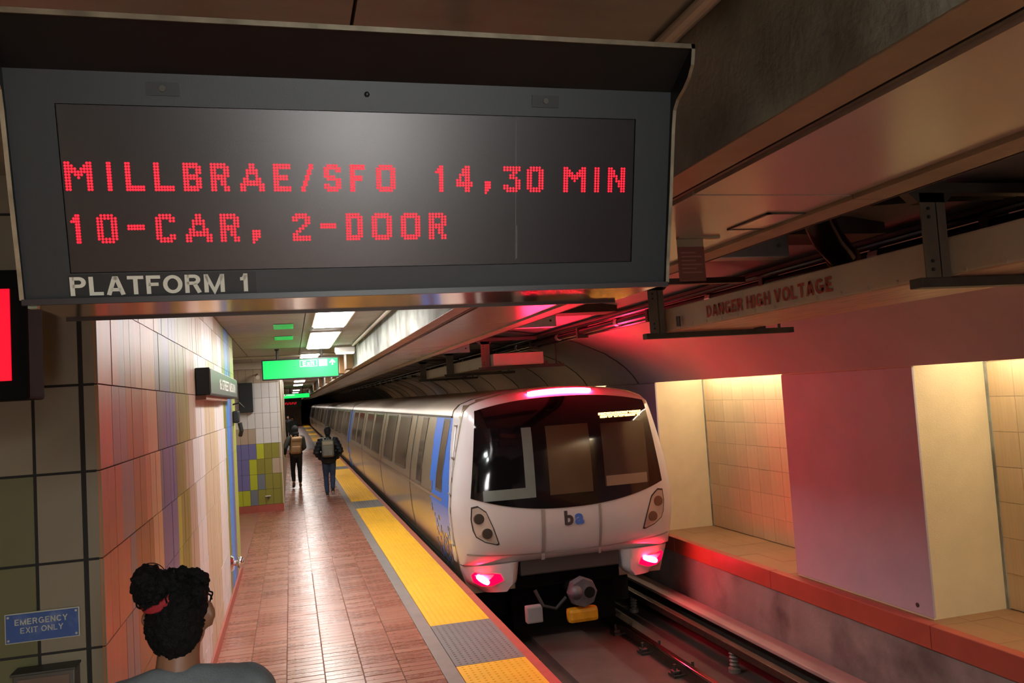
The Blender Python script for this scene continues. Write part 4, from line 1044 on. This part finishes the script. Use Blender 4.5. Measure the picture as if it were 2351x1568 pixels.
# cables and pipes along the vault
cb = thing('cable_run', 'bundle of dark glossy pipes running along the vault above the ducts', 'pipes', (3.95, 10, 3.1))
gl = mat('pipe_gloss', '#1d1718', 0.22, metal=0.4)
for dx, dz, r in ((0, 0, 0.045), (0.09, -0.035, 0.03), (-0.03, 0.075, 0.03)):
    MB().tube([(3.95+dx, -4, 3.13+dz), (3.95+dx, 30, 3.13+dz), (3.95+dx, 100, 3.13+dz)], r, 12).obj('pipe', gl, cb)
MB().box(3.84, 4.04, -4, 100, 3.215, 3.235).obj('tray', steel_dark, cb)
for k in range(24):
    y = 1.5+2.35*k; MB().box(3.90, 4.06, y-0.03, y+0.03, 3.04, 3.24).obj('pipe_clip', steel_dark, cb)
    MB().tube([(3.95, y+0.9, 3.13), (3.95, y+1.0, 3.13)], 0.052, 10).obj('coupling', steel, cb)
dk = thing('curved_duct', 'fat black flexible duct bending down from the vault to the danger duct', 'duct', (3.4, 4.6, 2.95))
path = [(2.95, 4.05, 3.33), (3.0, 4.12, 3.25), (3.15, 4.25, 3.15), (3.33, 4.40, 3.10), (3.44, 4.50, 3.075)]
path = [(a, b, min(3.27, c)) for a, b, c in path]
o = MB().tube(path, [0.085, 0.09, 0.09, 0.09, 0.085], 16).obj('hose', gl, dk); shade(o)
MB().tube([path[-1], (3.45, 4.515, 3.065)], 0.105, 16).obj('yellow_collar', mat('collar_yellow', '#a8842a', 0.5), dk)
bt_ = thing('cable_bundle', 'black cable bundle lying across the vault above the curved duct', 'cables', (3.4, 4.0, 3.25))
for k in range(4): MB().tube([(2.3, 4.25-0.06*k, 3.32-0.02*k), (2.8, 4.0-0.05*k, 3.29), (3.3, 3.75-0.05*k, 3.28), (3.75, 3.55-0.05*k, 3.25)], 0.035, 8).obj('cable', black_rubber, bt_)
# metal junction boxes on the beam side
for k, (y, l) in enumerate(((4.35, 'riveted pale junction box on the beam above the danger duct frame'), (8.9, 'riveted pale junction box on the beam between the ducts'), (13.6, 'riveted pale junction box on the beam above the train'))):
    t = thing('junction_box', l, 'junction box', (2.6, y, 3.1))
    MB().cbox(2.35, 2.95, y, y+0.12, 3.06, 3.2, 0.006).obj('case', steel, t)
    MB().box(2.21, 3.75, y+0.12, y+0.5, 3.22, 3.36).obj('cross_beam', concrete_dark, t)
    for x in (2.42, 2.88): MB().tube([(x, y-0.006, 3.13), (x, y, 3.13)], 0.014, 8).obj('rivet', steel_dark, t)

# ------------------------------------------------------------------ rails
rail_mat = mat('rail_steel', '#57483e', 0.42, metal=0.7, var=0.25, scale=10); rail_top = mat('rail_head', '#b9a99a', 0.16, metal=1.0)
def rail(x, label):
    t = thing('running_rail', label, 'rail', (x, 10, -1.2))
    MB().box(x-0.07, x+0.07, -5, 120, -1.2, -1.185).box(x-0.01, x+0.01, -5, 120, -1.185, -1.075).obj('web', rail_mat, t)
    MB().cbox(x-0.036, x+0.036, -5, 120, -1.08, -1.045, 0.008).obj('head', rail_top, t)
    c = MB().box(-0.17, 0.17, -0.09, 0.09, 0, 0.03).cbox(-0.16, -0.07, -0.05, 0.05, 0.03, 0.07, 0.01).cbox(0.07, 0.16, -0.05, 0.05, 0.03, 0.07, 0.01).tube([(-0.12, 0, 0.07), (-0.12, 0, 0.14)], 0.018, 8).tube([(0.12, 0, 0.07), (0.12, 0, 0.14)], 0.018, 8).mesh('rail_clip')
    for k in range(14): inst(c, 'rail_clip', steel_dark, (x, 6.6+0.95*k, -1.2), t)
rail(TX-0.838, 'running rail close under the platform edge'); rail(TX+0.838, 'running rail with a red gleam between the platform and contact rail')
cr = thing('contact_rail', 'dark contact rail on ribbed insulators under a pale cover board', 'rail', (5.1, 9, -1.2))
MB().cbox(4.99, 5.09, -5, 120, -0.95, -0.86, 0.01).obj('rail', rail_mat, cr)
MB().cbox(5.16, 5.42, -5, 120, -0.80, -0.755, 0.01).obj('cover_board', mat('cover_board', '#9c837e', 0.5, var=0.15, scale=2), cr)
MB().box(5.36, 5.42, -5, 120, -1.2, -0.8).obj('cover_bracket', steel_dark, cr)
ins = MB()
prof_i = [(0.075, 0), (0.075, 0.05), (0.045, 0.06)]+[(0.06 if k % 2 else 0.04, 0.07+0.022*k) for k in range(8)]+[(0.035, 0.25)]
ins.tube([(0, 0, z) for r, z in prof_i], [r for r, z in prof_i], 14)
im = ins.mesh('insulator')
ceramic = mat('insulator_ceramic', '#75665f', 0.4, var=0.1)
for k in range(9): inst(im, 'insulator', ceramic, (5.05, 6.22+3.05*k, -1.2), cr)
# ------------------------------------------------------------------ people
skin = mat('skin_brown', '#8a5f48', 0.5, var=0.08, scale=12)
skin_light = mat('skin_tan', '#a9785c', 0.5, var=0.08, scale=12)
hair_black = mat('hair_black', '#070607', 0.75, spec=0.25, var=0.3, scale=60, bump=0.6, bscale=180)
def limb(mb, pts, rad, n=12):
    P = [Vector(p) for p in pts]
    for p, r in zip(P, rad): mb.ellip(p, (r, r, r), n, 8)
    for a, b, ra, rb in zip(P, P[1:], rad, rad[1:]): mb.tube([a, b], [ra, rb], n)
class Fig:
    """maps a 1.75 m figure facing +y on to its place"""
    def __init__(s, x, y, h, heading=0.0):
        s.o = Vector((x, y, 0)); s.k = h/1.75; c, si = math.cos(heading), math.sin(heading); s.R = Matrix(((c, -si, 0), (si, c, 0), (0, 0, 1)))
    def p(s, x, y, z): return s.o+s.R @ Vector((x*s.k, y*s.k, z*s.k))
    def limb(s, mb, pts, rad): limb(mb, [s.p(*q) for q in pts], [r*s.k for r in rad])
    def ell(s, mb, c, r, rot=None):
        R = s.R if rot is None else s.R @ rot
        mb.ellip(s.p(*c), tuple(v*s.k for v in r), 18, 12, R)
def hand(F, mb, wrist, d, side, curl=0.5):
    """palm, four unequal bent fingers and a thumb at the side of the palm; d = direction from wrist to knuckles"""
    d = Vector(d).normalized(); w_ = Vector(wrist); sx = Vector((0, 1, 0)); acr = d.cross(Vector((side, 0, 0))).normalized()
    if acr.length < .5: acr = Vector((0, 1, 0))
    inn = d.cross(acr).normalized()*(1 if d.cross(acr).x*side < 0 else -1)
    kn = w_+d*0.085
    for k in range(3): F.limb(mb, [tuple(w_+acr*(0.018*(k-1))), tuple(kn+acr*(0.024*(k-1)))], [0.017, 0.015])
    for k, ln in enumerate((0.062, 0.074, 0.070, 0.052)):
        a = kn+acr*(0.020*(1.5-k)); b = a+(d*(1-0.25*curl)+inn*0.35*curl)*ln*0.5; c = b+(d*(1-0.7*curl)+inn*0.9*curl)*ln*0.5
        F.limb(mb, [tuple(a), tuple(b), tuple(c)], [0.0095, 0.009, 0.0075])
    a = w_+d*0.03+acr*0.028; b = a+(d*0.7+acr*0.6)*0.035; c = b+(d*0.9+inn*0.3)*0.03
    F.limb(mb, [tuple(a), tuple(b), tuple(c)], [0.012, 0.011, 0.009])
def base_body(F, legs, arms, head_turn=0.0, headpos=(0, 0.0, 1.63), curl=0.6, voxel=0.009, name='body', sk=None, parent=None, face_detail=True):
    mb = MB()
    F.ell(mb, (0, 0, 0.96), (0.155, 0.105, 0.13)); F.ell(mb, (0, 0, 1.12), (0.13, 0.092, 0.16)); F.ell(mb, (0, 0, 1.29), (0.158, 0.105, 0.16))
    F.limb(mb, [(-0.15, 0, 1.415), (0, -0.005, 1.44), (0.15, 0, 1.415)], [0.052, 0.06, 0.052])
    hx, hy, hz = headpos
    F.limb(mb, [(0, -0.005, 1.42), (hx*0.6, hy*0.6, 1.53), (hx, hy, hz-0.04)], [0.062, 0.054, 0.054])
    R = Matrix.Rotation(head_turn, 3, 'Z')
    F.ell(mb, (hx, hy, hz+0.012), (0.074, 0.092, 0.108), R)
    def hp_(v): q = R @ Vector(v); return (hx+q.x, hy+q.y, hz+q.z)
    F.ell(mb, hp_((0, 0.035, -0.045)), (0.055, 0.058, 0.062), R)             # jaw
    F.limb(mb, [hp_((0, 0.088, 0.012)), hp_((0, 0.108, -0.025))], [0.010, 0.014])  # nose
    F.limb(mb, [hp_((-0.022, 0.086, -0.058)), hp_((0, 0.094, -0.058)), hp_((0.022, 0.086, -0.058))], [0.006, 0.008, 0.006])
    F.limb(mb, [hp_((-0.045, 0.078, 0.03)), hp_((0, 0.09, 0.032)), hp_((0.045, 0.078, 0.03))], [0.010, 0.011, 0.010])  # brow
    for sd in (-1, 1):
        F.limb(mb, [hp_((sd*0.077, -0.008, 0.022)), hp_((sd*0.084, -0.016, 0.0)), hp_((sd*0.076, -0.006, -0.028))], [0.013, 0.014, 0.010])
        F.ell(mb, hp_((sd*0.03, 0.078, 0.012)), (0.011, 0.008, 0.008), R)
    for (hip, knee, ankle, toe) in legs:
        F.limb(mb, [hip, tuple((Vector(hip)+Vector(knee))/2), knee, tuple(Vector(knee)*0.65+Vector(ankle)*0.35), ankle], [0.083, 0.07, 0.052, 0.054, 0.036])
        F.limb(mb, [ankle, toe], [0.036, 0.028])
    for i, (sh, el, wr) in enumerate(arms):
        F.limb(mb, [sh, el, wr], [0.050, 0.040, 0.026]); d = Vector(wr)-Vector(el)
        hand(F, mb, wr, d, 1 if sh[0] > 0 else -1, curl)
    return blob(name, mb, sk or skin, parent, voxel, 5)
def jacket(F, arms, m, parent, hem=0.84, grow=0.022, voxel=0.012, name='jacket', collar=True, wrist=0.92, disp=None):
    mb = MB()
    F.ell(mb, (0, 0, hem+0.12), (0.165+grow, 0.112+grow, 0.14)); F.ell(mb, (0, 0, 1.10), (0.145+grow, 0.10+grow, 0.20)); F.ell(mb, (0, 0, 1.28), (0.165+grow, 0.11+grow, 0.18))
    F.limb(mb, [(-0.165, 0, 1.405), (0, -0.005, 1.435), (0.165, 0, 1.405)], [0.06+grow*.6, 0.066+grow*.5, 0.06+grow*.6])
    F.limb(mb, [(-0.13, -0.005, 1.435), (-0.05, -0.02, 1.475), (0.05, -0.02, 1.475), (0.13, -0.005, 1.435)], [0.035+grow, 0.032, 0.032, 0.035+grow])
    if collar: F.limb(mb, [(0, -0.005, 1.43), (0, 0.0, 1.50)], [0.075, 0.07])
    for sh, el, wr in arms:
        w2 = tuple(Vector(el)+(Vector(wr)-Vector(el))*wrist)
        F.limb(mb, [sh, tuple((Vector(sh)+Vector(el))/2), el, tuple((Vector(w2)+Vector(el))/2), w2], [0.062+grow, 0.056+grow, 0.050+grow, 0.044+grow*.8, 0.036+grow*.6])
    return blob(name, mb, m, parent, voxel, 5, disp)
def trousers(F, legs, m, parent, cuff=0.93, name='trousers', grow=0.012, disp=None):
    mb = MB(); F.ell(mb, (0, 0, 0.95), (0.165, 0.115, 0.14))
    for hip, knee, ankle, toe in legs:
        a2 = tuple(Vector(knee)+(Vector(ankle)-Vector(knee))*cuff)
        F.limb(mb, [hip, tuple((Vector(hip)+Vector(knee))/2), knee, tuple(Vector(knee)*0.6+Vector(ankle)*0.4), a2], [0.088+grow, 0.078+grow, 0.060+grow, 0.058+grow, 0.048+grow])
    return blob(name, mb, m, parent, 0.012, 5, disp)
def shoes(F, legs, m, parent, sole):
    for hip, knee, ankle, toe in legs:
        mb = MB(); heel = Vector(ankle)+Vector((0, -0.045, -0.035))
        if toe[2] > ankle[2]-0.02: heel = Vector(ankle)+Vector((0, -0.05, -0.02))
        F.limb(mb, [tuple(heel), tuple((heel+Vector(toe))/2+Vector((0, 0, 0.012))), toe], [0.040, 0.042, 0.034]); F.limb(mb, [ankle, tuple(heel)], [0.043, 0.040])
        o = blob('shoe', mb, m, parent, 0.009, 4)
        s2 = MB(); F.limb(s2, [tuple(heel+Vector((0, 0, -0.022))), tuple((heel+Vector(toe))/2+Vector((0, 0, -0.018))), tuple(Vector(toe)+Vector((0, 0, -0.014)))], [0.030, 0.032, 0.025]); blob('sole', s2, sole, o, 0.009, 2)
def wrinkle(amp, sc): return lambda co: amp*noise.noise(Vector(co)*sc)

# --- the person in the foreground, seen from behind
fg = thing('person', 'person with curly black bun, red hair tie and grey sweater seen from behind', 'person', (-0.31, 2.6, 0))
F = Fig(-0.352, 2.60, 1.90, 0.10)
legs = [((-0.09, 0, 0.92), (-0.10, 0.02, 0.5), (-0.10, -0.01, 0.085), (-0.11, 0.13, 0.035)), ((0.09, 0, 0.92), (0.10, 0.02, 0.5), (0.10, -0.01, 0.085), (0.12, 0.13, 0.035))]
arms = [((-0.175, 0, 1.40), (-0.205, 0.0, 1.13), (-0.185, 0.16, 0.93)), ((0.175, 0, 1.40), (0.235, -0.01, 1.13), (0.21, 0.15, 0.92))]
base_body(F, legs, arms, head_turn=-0.25, headpos=(0.016, 0.03, 1.622), parent=fg, voxel=0.008)
jacket(F, arms, mat('grey_knit', '#6c7377', 0.85, var=0.12, scale=40, bump=0.5, bscale=220), fg, hem=0.86, grow=0.018, voxel=0.010, name='sweater', collar=False, disp=wrinkle(0.006, 14))
mb = MB(); F.limb(mb, [(-0.058, 0.0, 1.475), (-0.03, -0.048, 1.470), (0.03, -0.048, 1.470), (0.058, 0.0, 1.475), (0.035, 0.05, 1.46), (-0.035, 0.05, 1.46), (-0.058, 0, 1.475)], [0.014]*7)
blob('neck_rib', mb, mat('grey_rib', '#4e5458', 0.9, bump=0.5, bscale=300), fg, 0.006, 3)
trousers(F, legs, mat('dark_trousers', '#22242a', 0.8, var=0.1), fg); shoes(F, legs, mat('shoe_black', '#17171a', 0.5), fg, mat('sole_grey', '#55524e', 0.7))
def hair_disp(amp, sc):
    def f(co):
        c = Vector(co); return amp*(noise.noise(c*sc)+0.6*noise.noise(c*sc*2.3)+0.5*abs(noise.noise(c*sc*4.1)))
    return f
mb = MB(); HX, HY, HZ = 0.016, 0.03, 1.622
F.ell(mb, (HX-0.004, HY-0.012, HZ+0.028), (0.077, 0.094, 0.090)); F.ell(mb, (HX-0.008, HY-0.040, HZ-0.012), (0.066, 0.062, 0.088)); F.ell(mb, (HX-0.012, HY-0.030, HZ-0.06), (0.052, 0.040, 0.045)); F.ell(mb, (HX-0.052, HY-0.02, HZ-0.012), (0.036, 0.05, 0.06))
for k in range(26):
    a = random.uniform(0, 2*math.pi); e = random.uniform(0.25, 1.2)
    F.ell(mb, (HX+0.072*math.cos(a)*math.cos(e), HY-0.012+0.086*math.sin(a)*math.cos(e), HZ+0.028+0.086*math.sin(e)), (0.013, 0.013, 0.013))
blob('hair', mb, hair_black, fg, 0.0055, 2, hair_disp(0.008, 55))
mb = MB(); BX, BY, BZ = HX-0.062, HY-0.060, HZ+0.094
F.ell(mb, (BX, BY, BZ), (0.043, 0.043, 0.044)); F.ell(mb, (BX-0.012, BY+0.005, BZ+0.028), (0.036, 0.036, 0.03)); F.ell(mb, (BX+0.035, BY+0.012, BZ+0.012), (0.03, 0.034, 0.028))
for k in range(30):
    d = Vector((random.gauss(0, 1), random.gauss(0, 1), random.gauss(0, 1))).normalized(); F.ell(mb, (BX+0.042*d.x, BY+0.042*d.y, BZ+0.042*d.z), (0.011,)*3)
for (x, y, z) in ((0.050, -0.03, 0.108), (0.066, -0.03, 0.092), (0.035, -0.03, 0.116), (0.012, -0.03, 0.120), (-0.01, -0.03, 0.118)): F.ell(mb, (HX+x, HY+y, HZ+z), (0.014, 0.014, 0.015))
blob('hair_bun', mb, hair_black, fg, 0.0055, 2, hair_disp(0.008, 60))
cu = MB()
for k in range(70):                                             # loose curls that break the outline
    if k < 34: d = Vector((random.gauss(0, 1), random.gauss(0, 1), random.gauss(0.2, 1))).normalized(); c = Vector((BX+0.045*d.x, BY+0.045*d.y, BZ+0.045*d.z))
    else:
        a = random.uniform(0, 2*math.pi); e = random.uniform(0.1, 1.3); d = Vector((math.cos(a)*math.cos(e), math.sin(a)*math.cos(e), math.sin(e))); c = Vector((HX+0.078*d.x, HY-0.012+0.094*d.y, HZ+0.028+0.090*d.z))
    t1 = d.cross(Vector((0.3, 0.5, 0.8))).normalized(); rr = random.uniform(0.003, 0.006); a0 = random.uniform(0, 6.28)
    pts = [F.p(*(c+d*(rr*(1+math.cos(a0+q*0.6))*0.8)+t1*(rr*math.sin(a0+q*0.6))+d.cross(t1)*(0.003*q))) for q in range(10)]
    cu.tube(pts, 0.0026, 5)
cu.tube([F.p(BX-0.004+0.04*math.cos(q), BY, BZ+0.018+0.046*math.sin(q)) for q in [0.5+0.15*k for k in range(15)]], 0.0014, 5)
cu.obj('loose_curls', hair_black, fg)['kind'] = 'stuff'
ring = []
ax = Vector((-0.50, -0.45, 0.74)).normalized(); t1 = ax.cross(Vector((0, 1, 0))).normalized(); t2 = ax.cross(t1)
cc = Vector((BX, BY, BZ))-ax*0.032
pts = [F.p(*(cc+t1*0.043*math.cos(q*math.pi/10)+t2*0.043*math.sin(q*math.pi/10))) for q in range(21)]
o = MB().tube(pts, 0.0135, 8).obj('hair_tie', mat('hair_tie_red', '#a3222c', 0.7, bump=0.4, bscale=150), fg); shade(o)

# --- two walkers further down the platform
def backpack(F, label, m, m2, y=-0.23, tilt=0.0, w_=0.15, h0=1.02, h1=1.44):
    t = thing('backpack', label, 'backpack', tuple(F.p(0, y, h0)))
    def rbox(x0, x1, y0, y1, z0, z1, r, name, mm):
        mb = MB(); pts = []
        bm = bmesh.new(); bmesh.ops.create_cube(bm, size=1)
        for v in bm.verts:
            x = x0+(v.co.x+.5)*(x1-x0); z = z0+(v.co.z+.5)*(z1-z0)
            q = Vector((x+tilt*(z-1.2), y0+(v.co.y+.5)*(y1-y0), z)); v.co = F.p(*q)
        bmesh.ops.bevel(bm, geom=list(bm.edges), offset=r*F.k, segments=4, affect='EDGES', profile=0.5)
        bm.verts.index_update(); mb.add([v.co for v in bm.verts], [[v.index for v in f.verts] for f in bm.faces]); bm.free()
        o = mb.obj(name, mm, t); shade(o, 1.2); return o
    rbox(-w_, w_, y-0.09, y+0.06, h0, h1, 0.06, 'pack_body', m); rbox(-w_*0.82, w_*0.82, y-0.135, y-0.07, h0+0.03, h0+0.22, 0.03, 'front_pocket', m)
    rbox(-w_*0.9, w_*0.9, y-0.105, y-0.06, h1-0.14, h1-0.04, 0.02, 'lid_flap', m2)
    for s in (-1, 1):
        MB().tube([F.p(s*0.10, y+0.05, h1-0.03), F.p(s*0.12, -0.05, h1+0.045), F.p(s*0.125, 0.09, h1-0.01), F.p(s*0.14, 0.125, 1.25), F.p(s*0.16, 0.04, 1.10), F.p(s*0.12, y+0.03, 1.06)], 0.018*F.k, 8).obj('strap', m2, t)
    MB().tube([F.p(-0.03, y, h1), F.p(-0.02, y, h1+0.035), F.p(0.02, y, h1+0.035), F.p(0.03, y, h1)], 0.009*F.k, 6).obj('carry_loop', m2, t)
    return t
# left walker: dark hood, olive jacket, tan pack, cropped black trousers
wa = thing('person', 'walker in a dark hooded jacket with a tan backpack and cropped black trousers', 'person', (0.07, 24.7, 0))
F = Fig(0.09, 24.7, 1.76, 0.05)
legs = [((-0.085, 0, 0.92), (-0.10, 0.10, 0.50), (-0.10, -0.10, 0.14), (-0.11, 0.02, 0.05)), ((0.085, 0, 0.92), (0.085, 0.03, 0.49), (0.085, 0.06, 0.09), (0.09, 0.19, 0.035))]
arms = [((-0.175, 0, 1.40), (-0.31, -0.06, 1.16), (-0.30, 0.08, 0.99)), ((0.175, 0, 1.40), (0.23, 0.02, 1.14), (0.16, 0.18, 1.05))]
base_body(F, legs, arms, parent=wa, sk=skin_light, voxel=0.011)
jacket(F, arms, mat('olive_jacket', '#34342c', 0.8, var=0.12, scale=10, bump=0.2), wa, hem=0.86, grow=0.024, disp=wrinkle(0.008, 9))
mb = MB(); F.ell(mb, (0, -0.01, 1.655), (0.097, 0.115, 0.128)); F.ell(mb, (0.01, -0.05, 1.54), (0.10, 0.085, 0.075)); blob('hood', mb, mat('dark_hood', '#131214', 0.85, bump=0.3), wa, 0.012, 4)
trousers(F, legs, mat('black_trousers', '#131318', 0.8, var=0.1), wa, cuff=0.78, grow=0.004, disp=wrinkle(0.005, 10)); shoes(F, legs, mat('shoe_brown', '#5a3a30', 0.6), wa, mat('sole_grey', '#55524e', 0.7))
backpack(F, 'tan canvas backpack on the hooded walker', mat('tan_canvas', '#a88862', 0.8, var=0.12, scale=12), mat('tan_strap', '#8a6c4c', 0.8), tilt=0.12, h0=0.98, h1=1.46)
# right walker: navy padded jacket, grey pack, jeans
wb = thing('person', 'walker in a navy padded jacket and blue jeans beside the yellow strip', 'person', (0.87, 21.95, 0))
F = Fig(0.885, 21.95, 1.74, -0.06)
legs = [((-0.085, 0, 0.92), (-0.09, 0.10, 0.50), (-0.075, -0.03, 0.085), (-0.07, 0.10, 0.035)), ((0.085, 0, 0.92), (0.08, 0.10, 0.51), (0.07, -0.16, 0.20), (0.07, -0.14, 0.06))]
arms = [((-0.18, 0, 1.40), (-0.30, -0.05, 1.13), (-0.21, 0.10, 0.96)), ((0.18, 0, 1.40), (0.30, -0.05, 1.13), (0.21, 0.10, 0.96))]
base_body(F, legs, arms, parent=wb, sk=skin_light, voxel=0.011)
jacket(F, arms, mat('navy_padding', '#15171f', 0.6, var=0.12, scale=9, bump=0.2), wb, hem=0.80, grow=0.038, disp=lambda co: 0.008*math.sin(co[2]*70)+0.006*noise.noise(Vector(co)*10))
mb = MB(); F.ell(mb, (0, -0.012, 1.675), (0.088, 0.105, 0.100)); F.ell(mb, (0, -0.045, 1.61), (0.076, 0.06, 0.08)); blob('cropped_hair', mb, mat('hair_dark', '#1a191e', 0.7, bump=0.4, bscale=150), wb, 0.010, 3, hair_disp(0.004, 60))
trousers(F, legs, mat('blue_jeans', '#33435f', 0.8, var=0.18, scale=8), wb, cuff=0.95, grow=0.010, disp=wrinkle(0.006, 10)); shoes(F, legs, mat('shoe_dark', '#23211f', 0.6), wb, mat('sole_white', '#dcd8d2', 0.6))
backpack(F, 'grey fabric backpack on the walker in the navy jacket', mat('grey_canvas', '#85857a', 0.8, var=0.12, scale=12), mat('grey_strap', '#b0aa92', 0.8), y=-0.25, h0=1.0, h1=1.45)
# two people far off
def distant(x, y, h, label, jm, tm_):
    t = thing('person', label, 'person', (x, y, 0)); F = Fig(x, y, h, math.pi)
    legs = [((-0.085, 0, 0.92), (-0.09, 0.05, 0.50), (-0.09, 0.0, 0.085), (-0.09, 0.12, 0.035)), ((0.085, 0, 0.92), (0.09, -0.02, 0.50), (0.09, -0.12, 0.10), (0.09, 0.0, 0.04))]
    arms = [((-0.18, 0, 1.40), (-0.25, -0.03, 1.13), (-0.22, 0.06, 0.90)), ((0.18, 0, 1.40), (0.25, 0.03, 1.13), (0.22, 0.10, 0.92))]
    base_body(F, legs, arms, parent=t, sk=skin_light, voxel=0.014); jacket(F, arms, jm, t, voxel=0.016); trousers(F, legs, tm_, t)
    mb = MB(); F.ell(mb, (0, -0.02, 1.68), (0.085, 0.10, 0.085)); blob('hair', mb, hair_black, t, 0.014, 2)
    return t
distant(0.05, 48.0, 1.74, 'distant person in a dark green coat near the far Exit sign', mat('coat_green', '#39413c', 0.8), mat('trousers_grey', '#4a4c50', 0.8))
distant(-0.22, 58.0, 1.7, 'more distant person in black behind the one in the green coat', mat('coat_black', '#18181a', 0.8), mat('black_trousers', '#131318', 0.8))
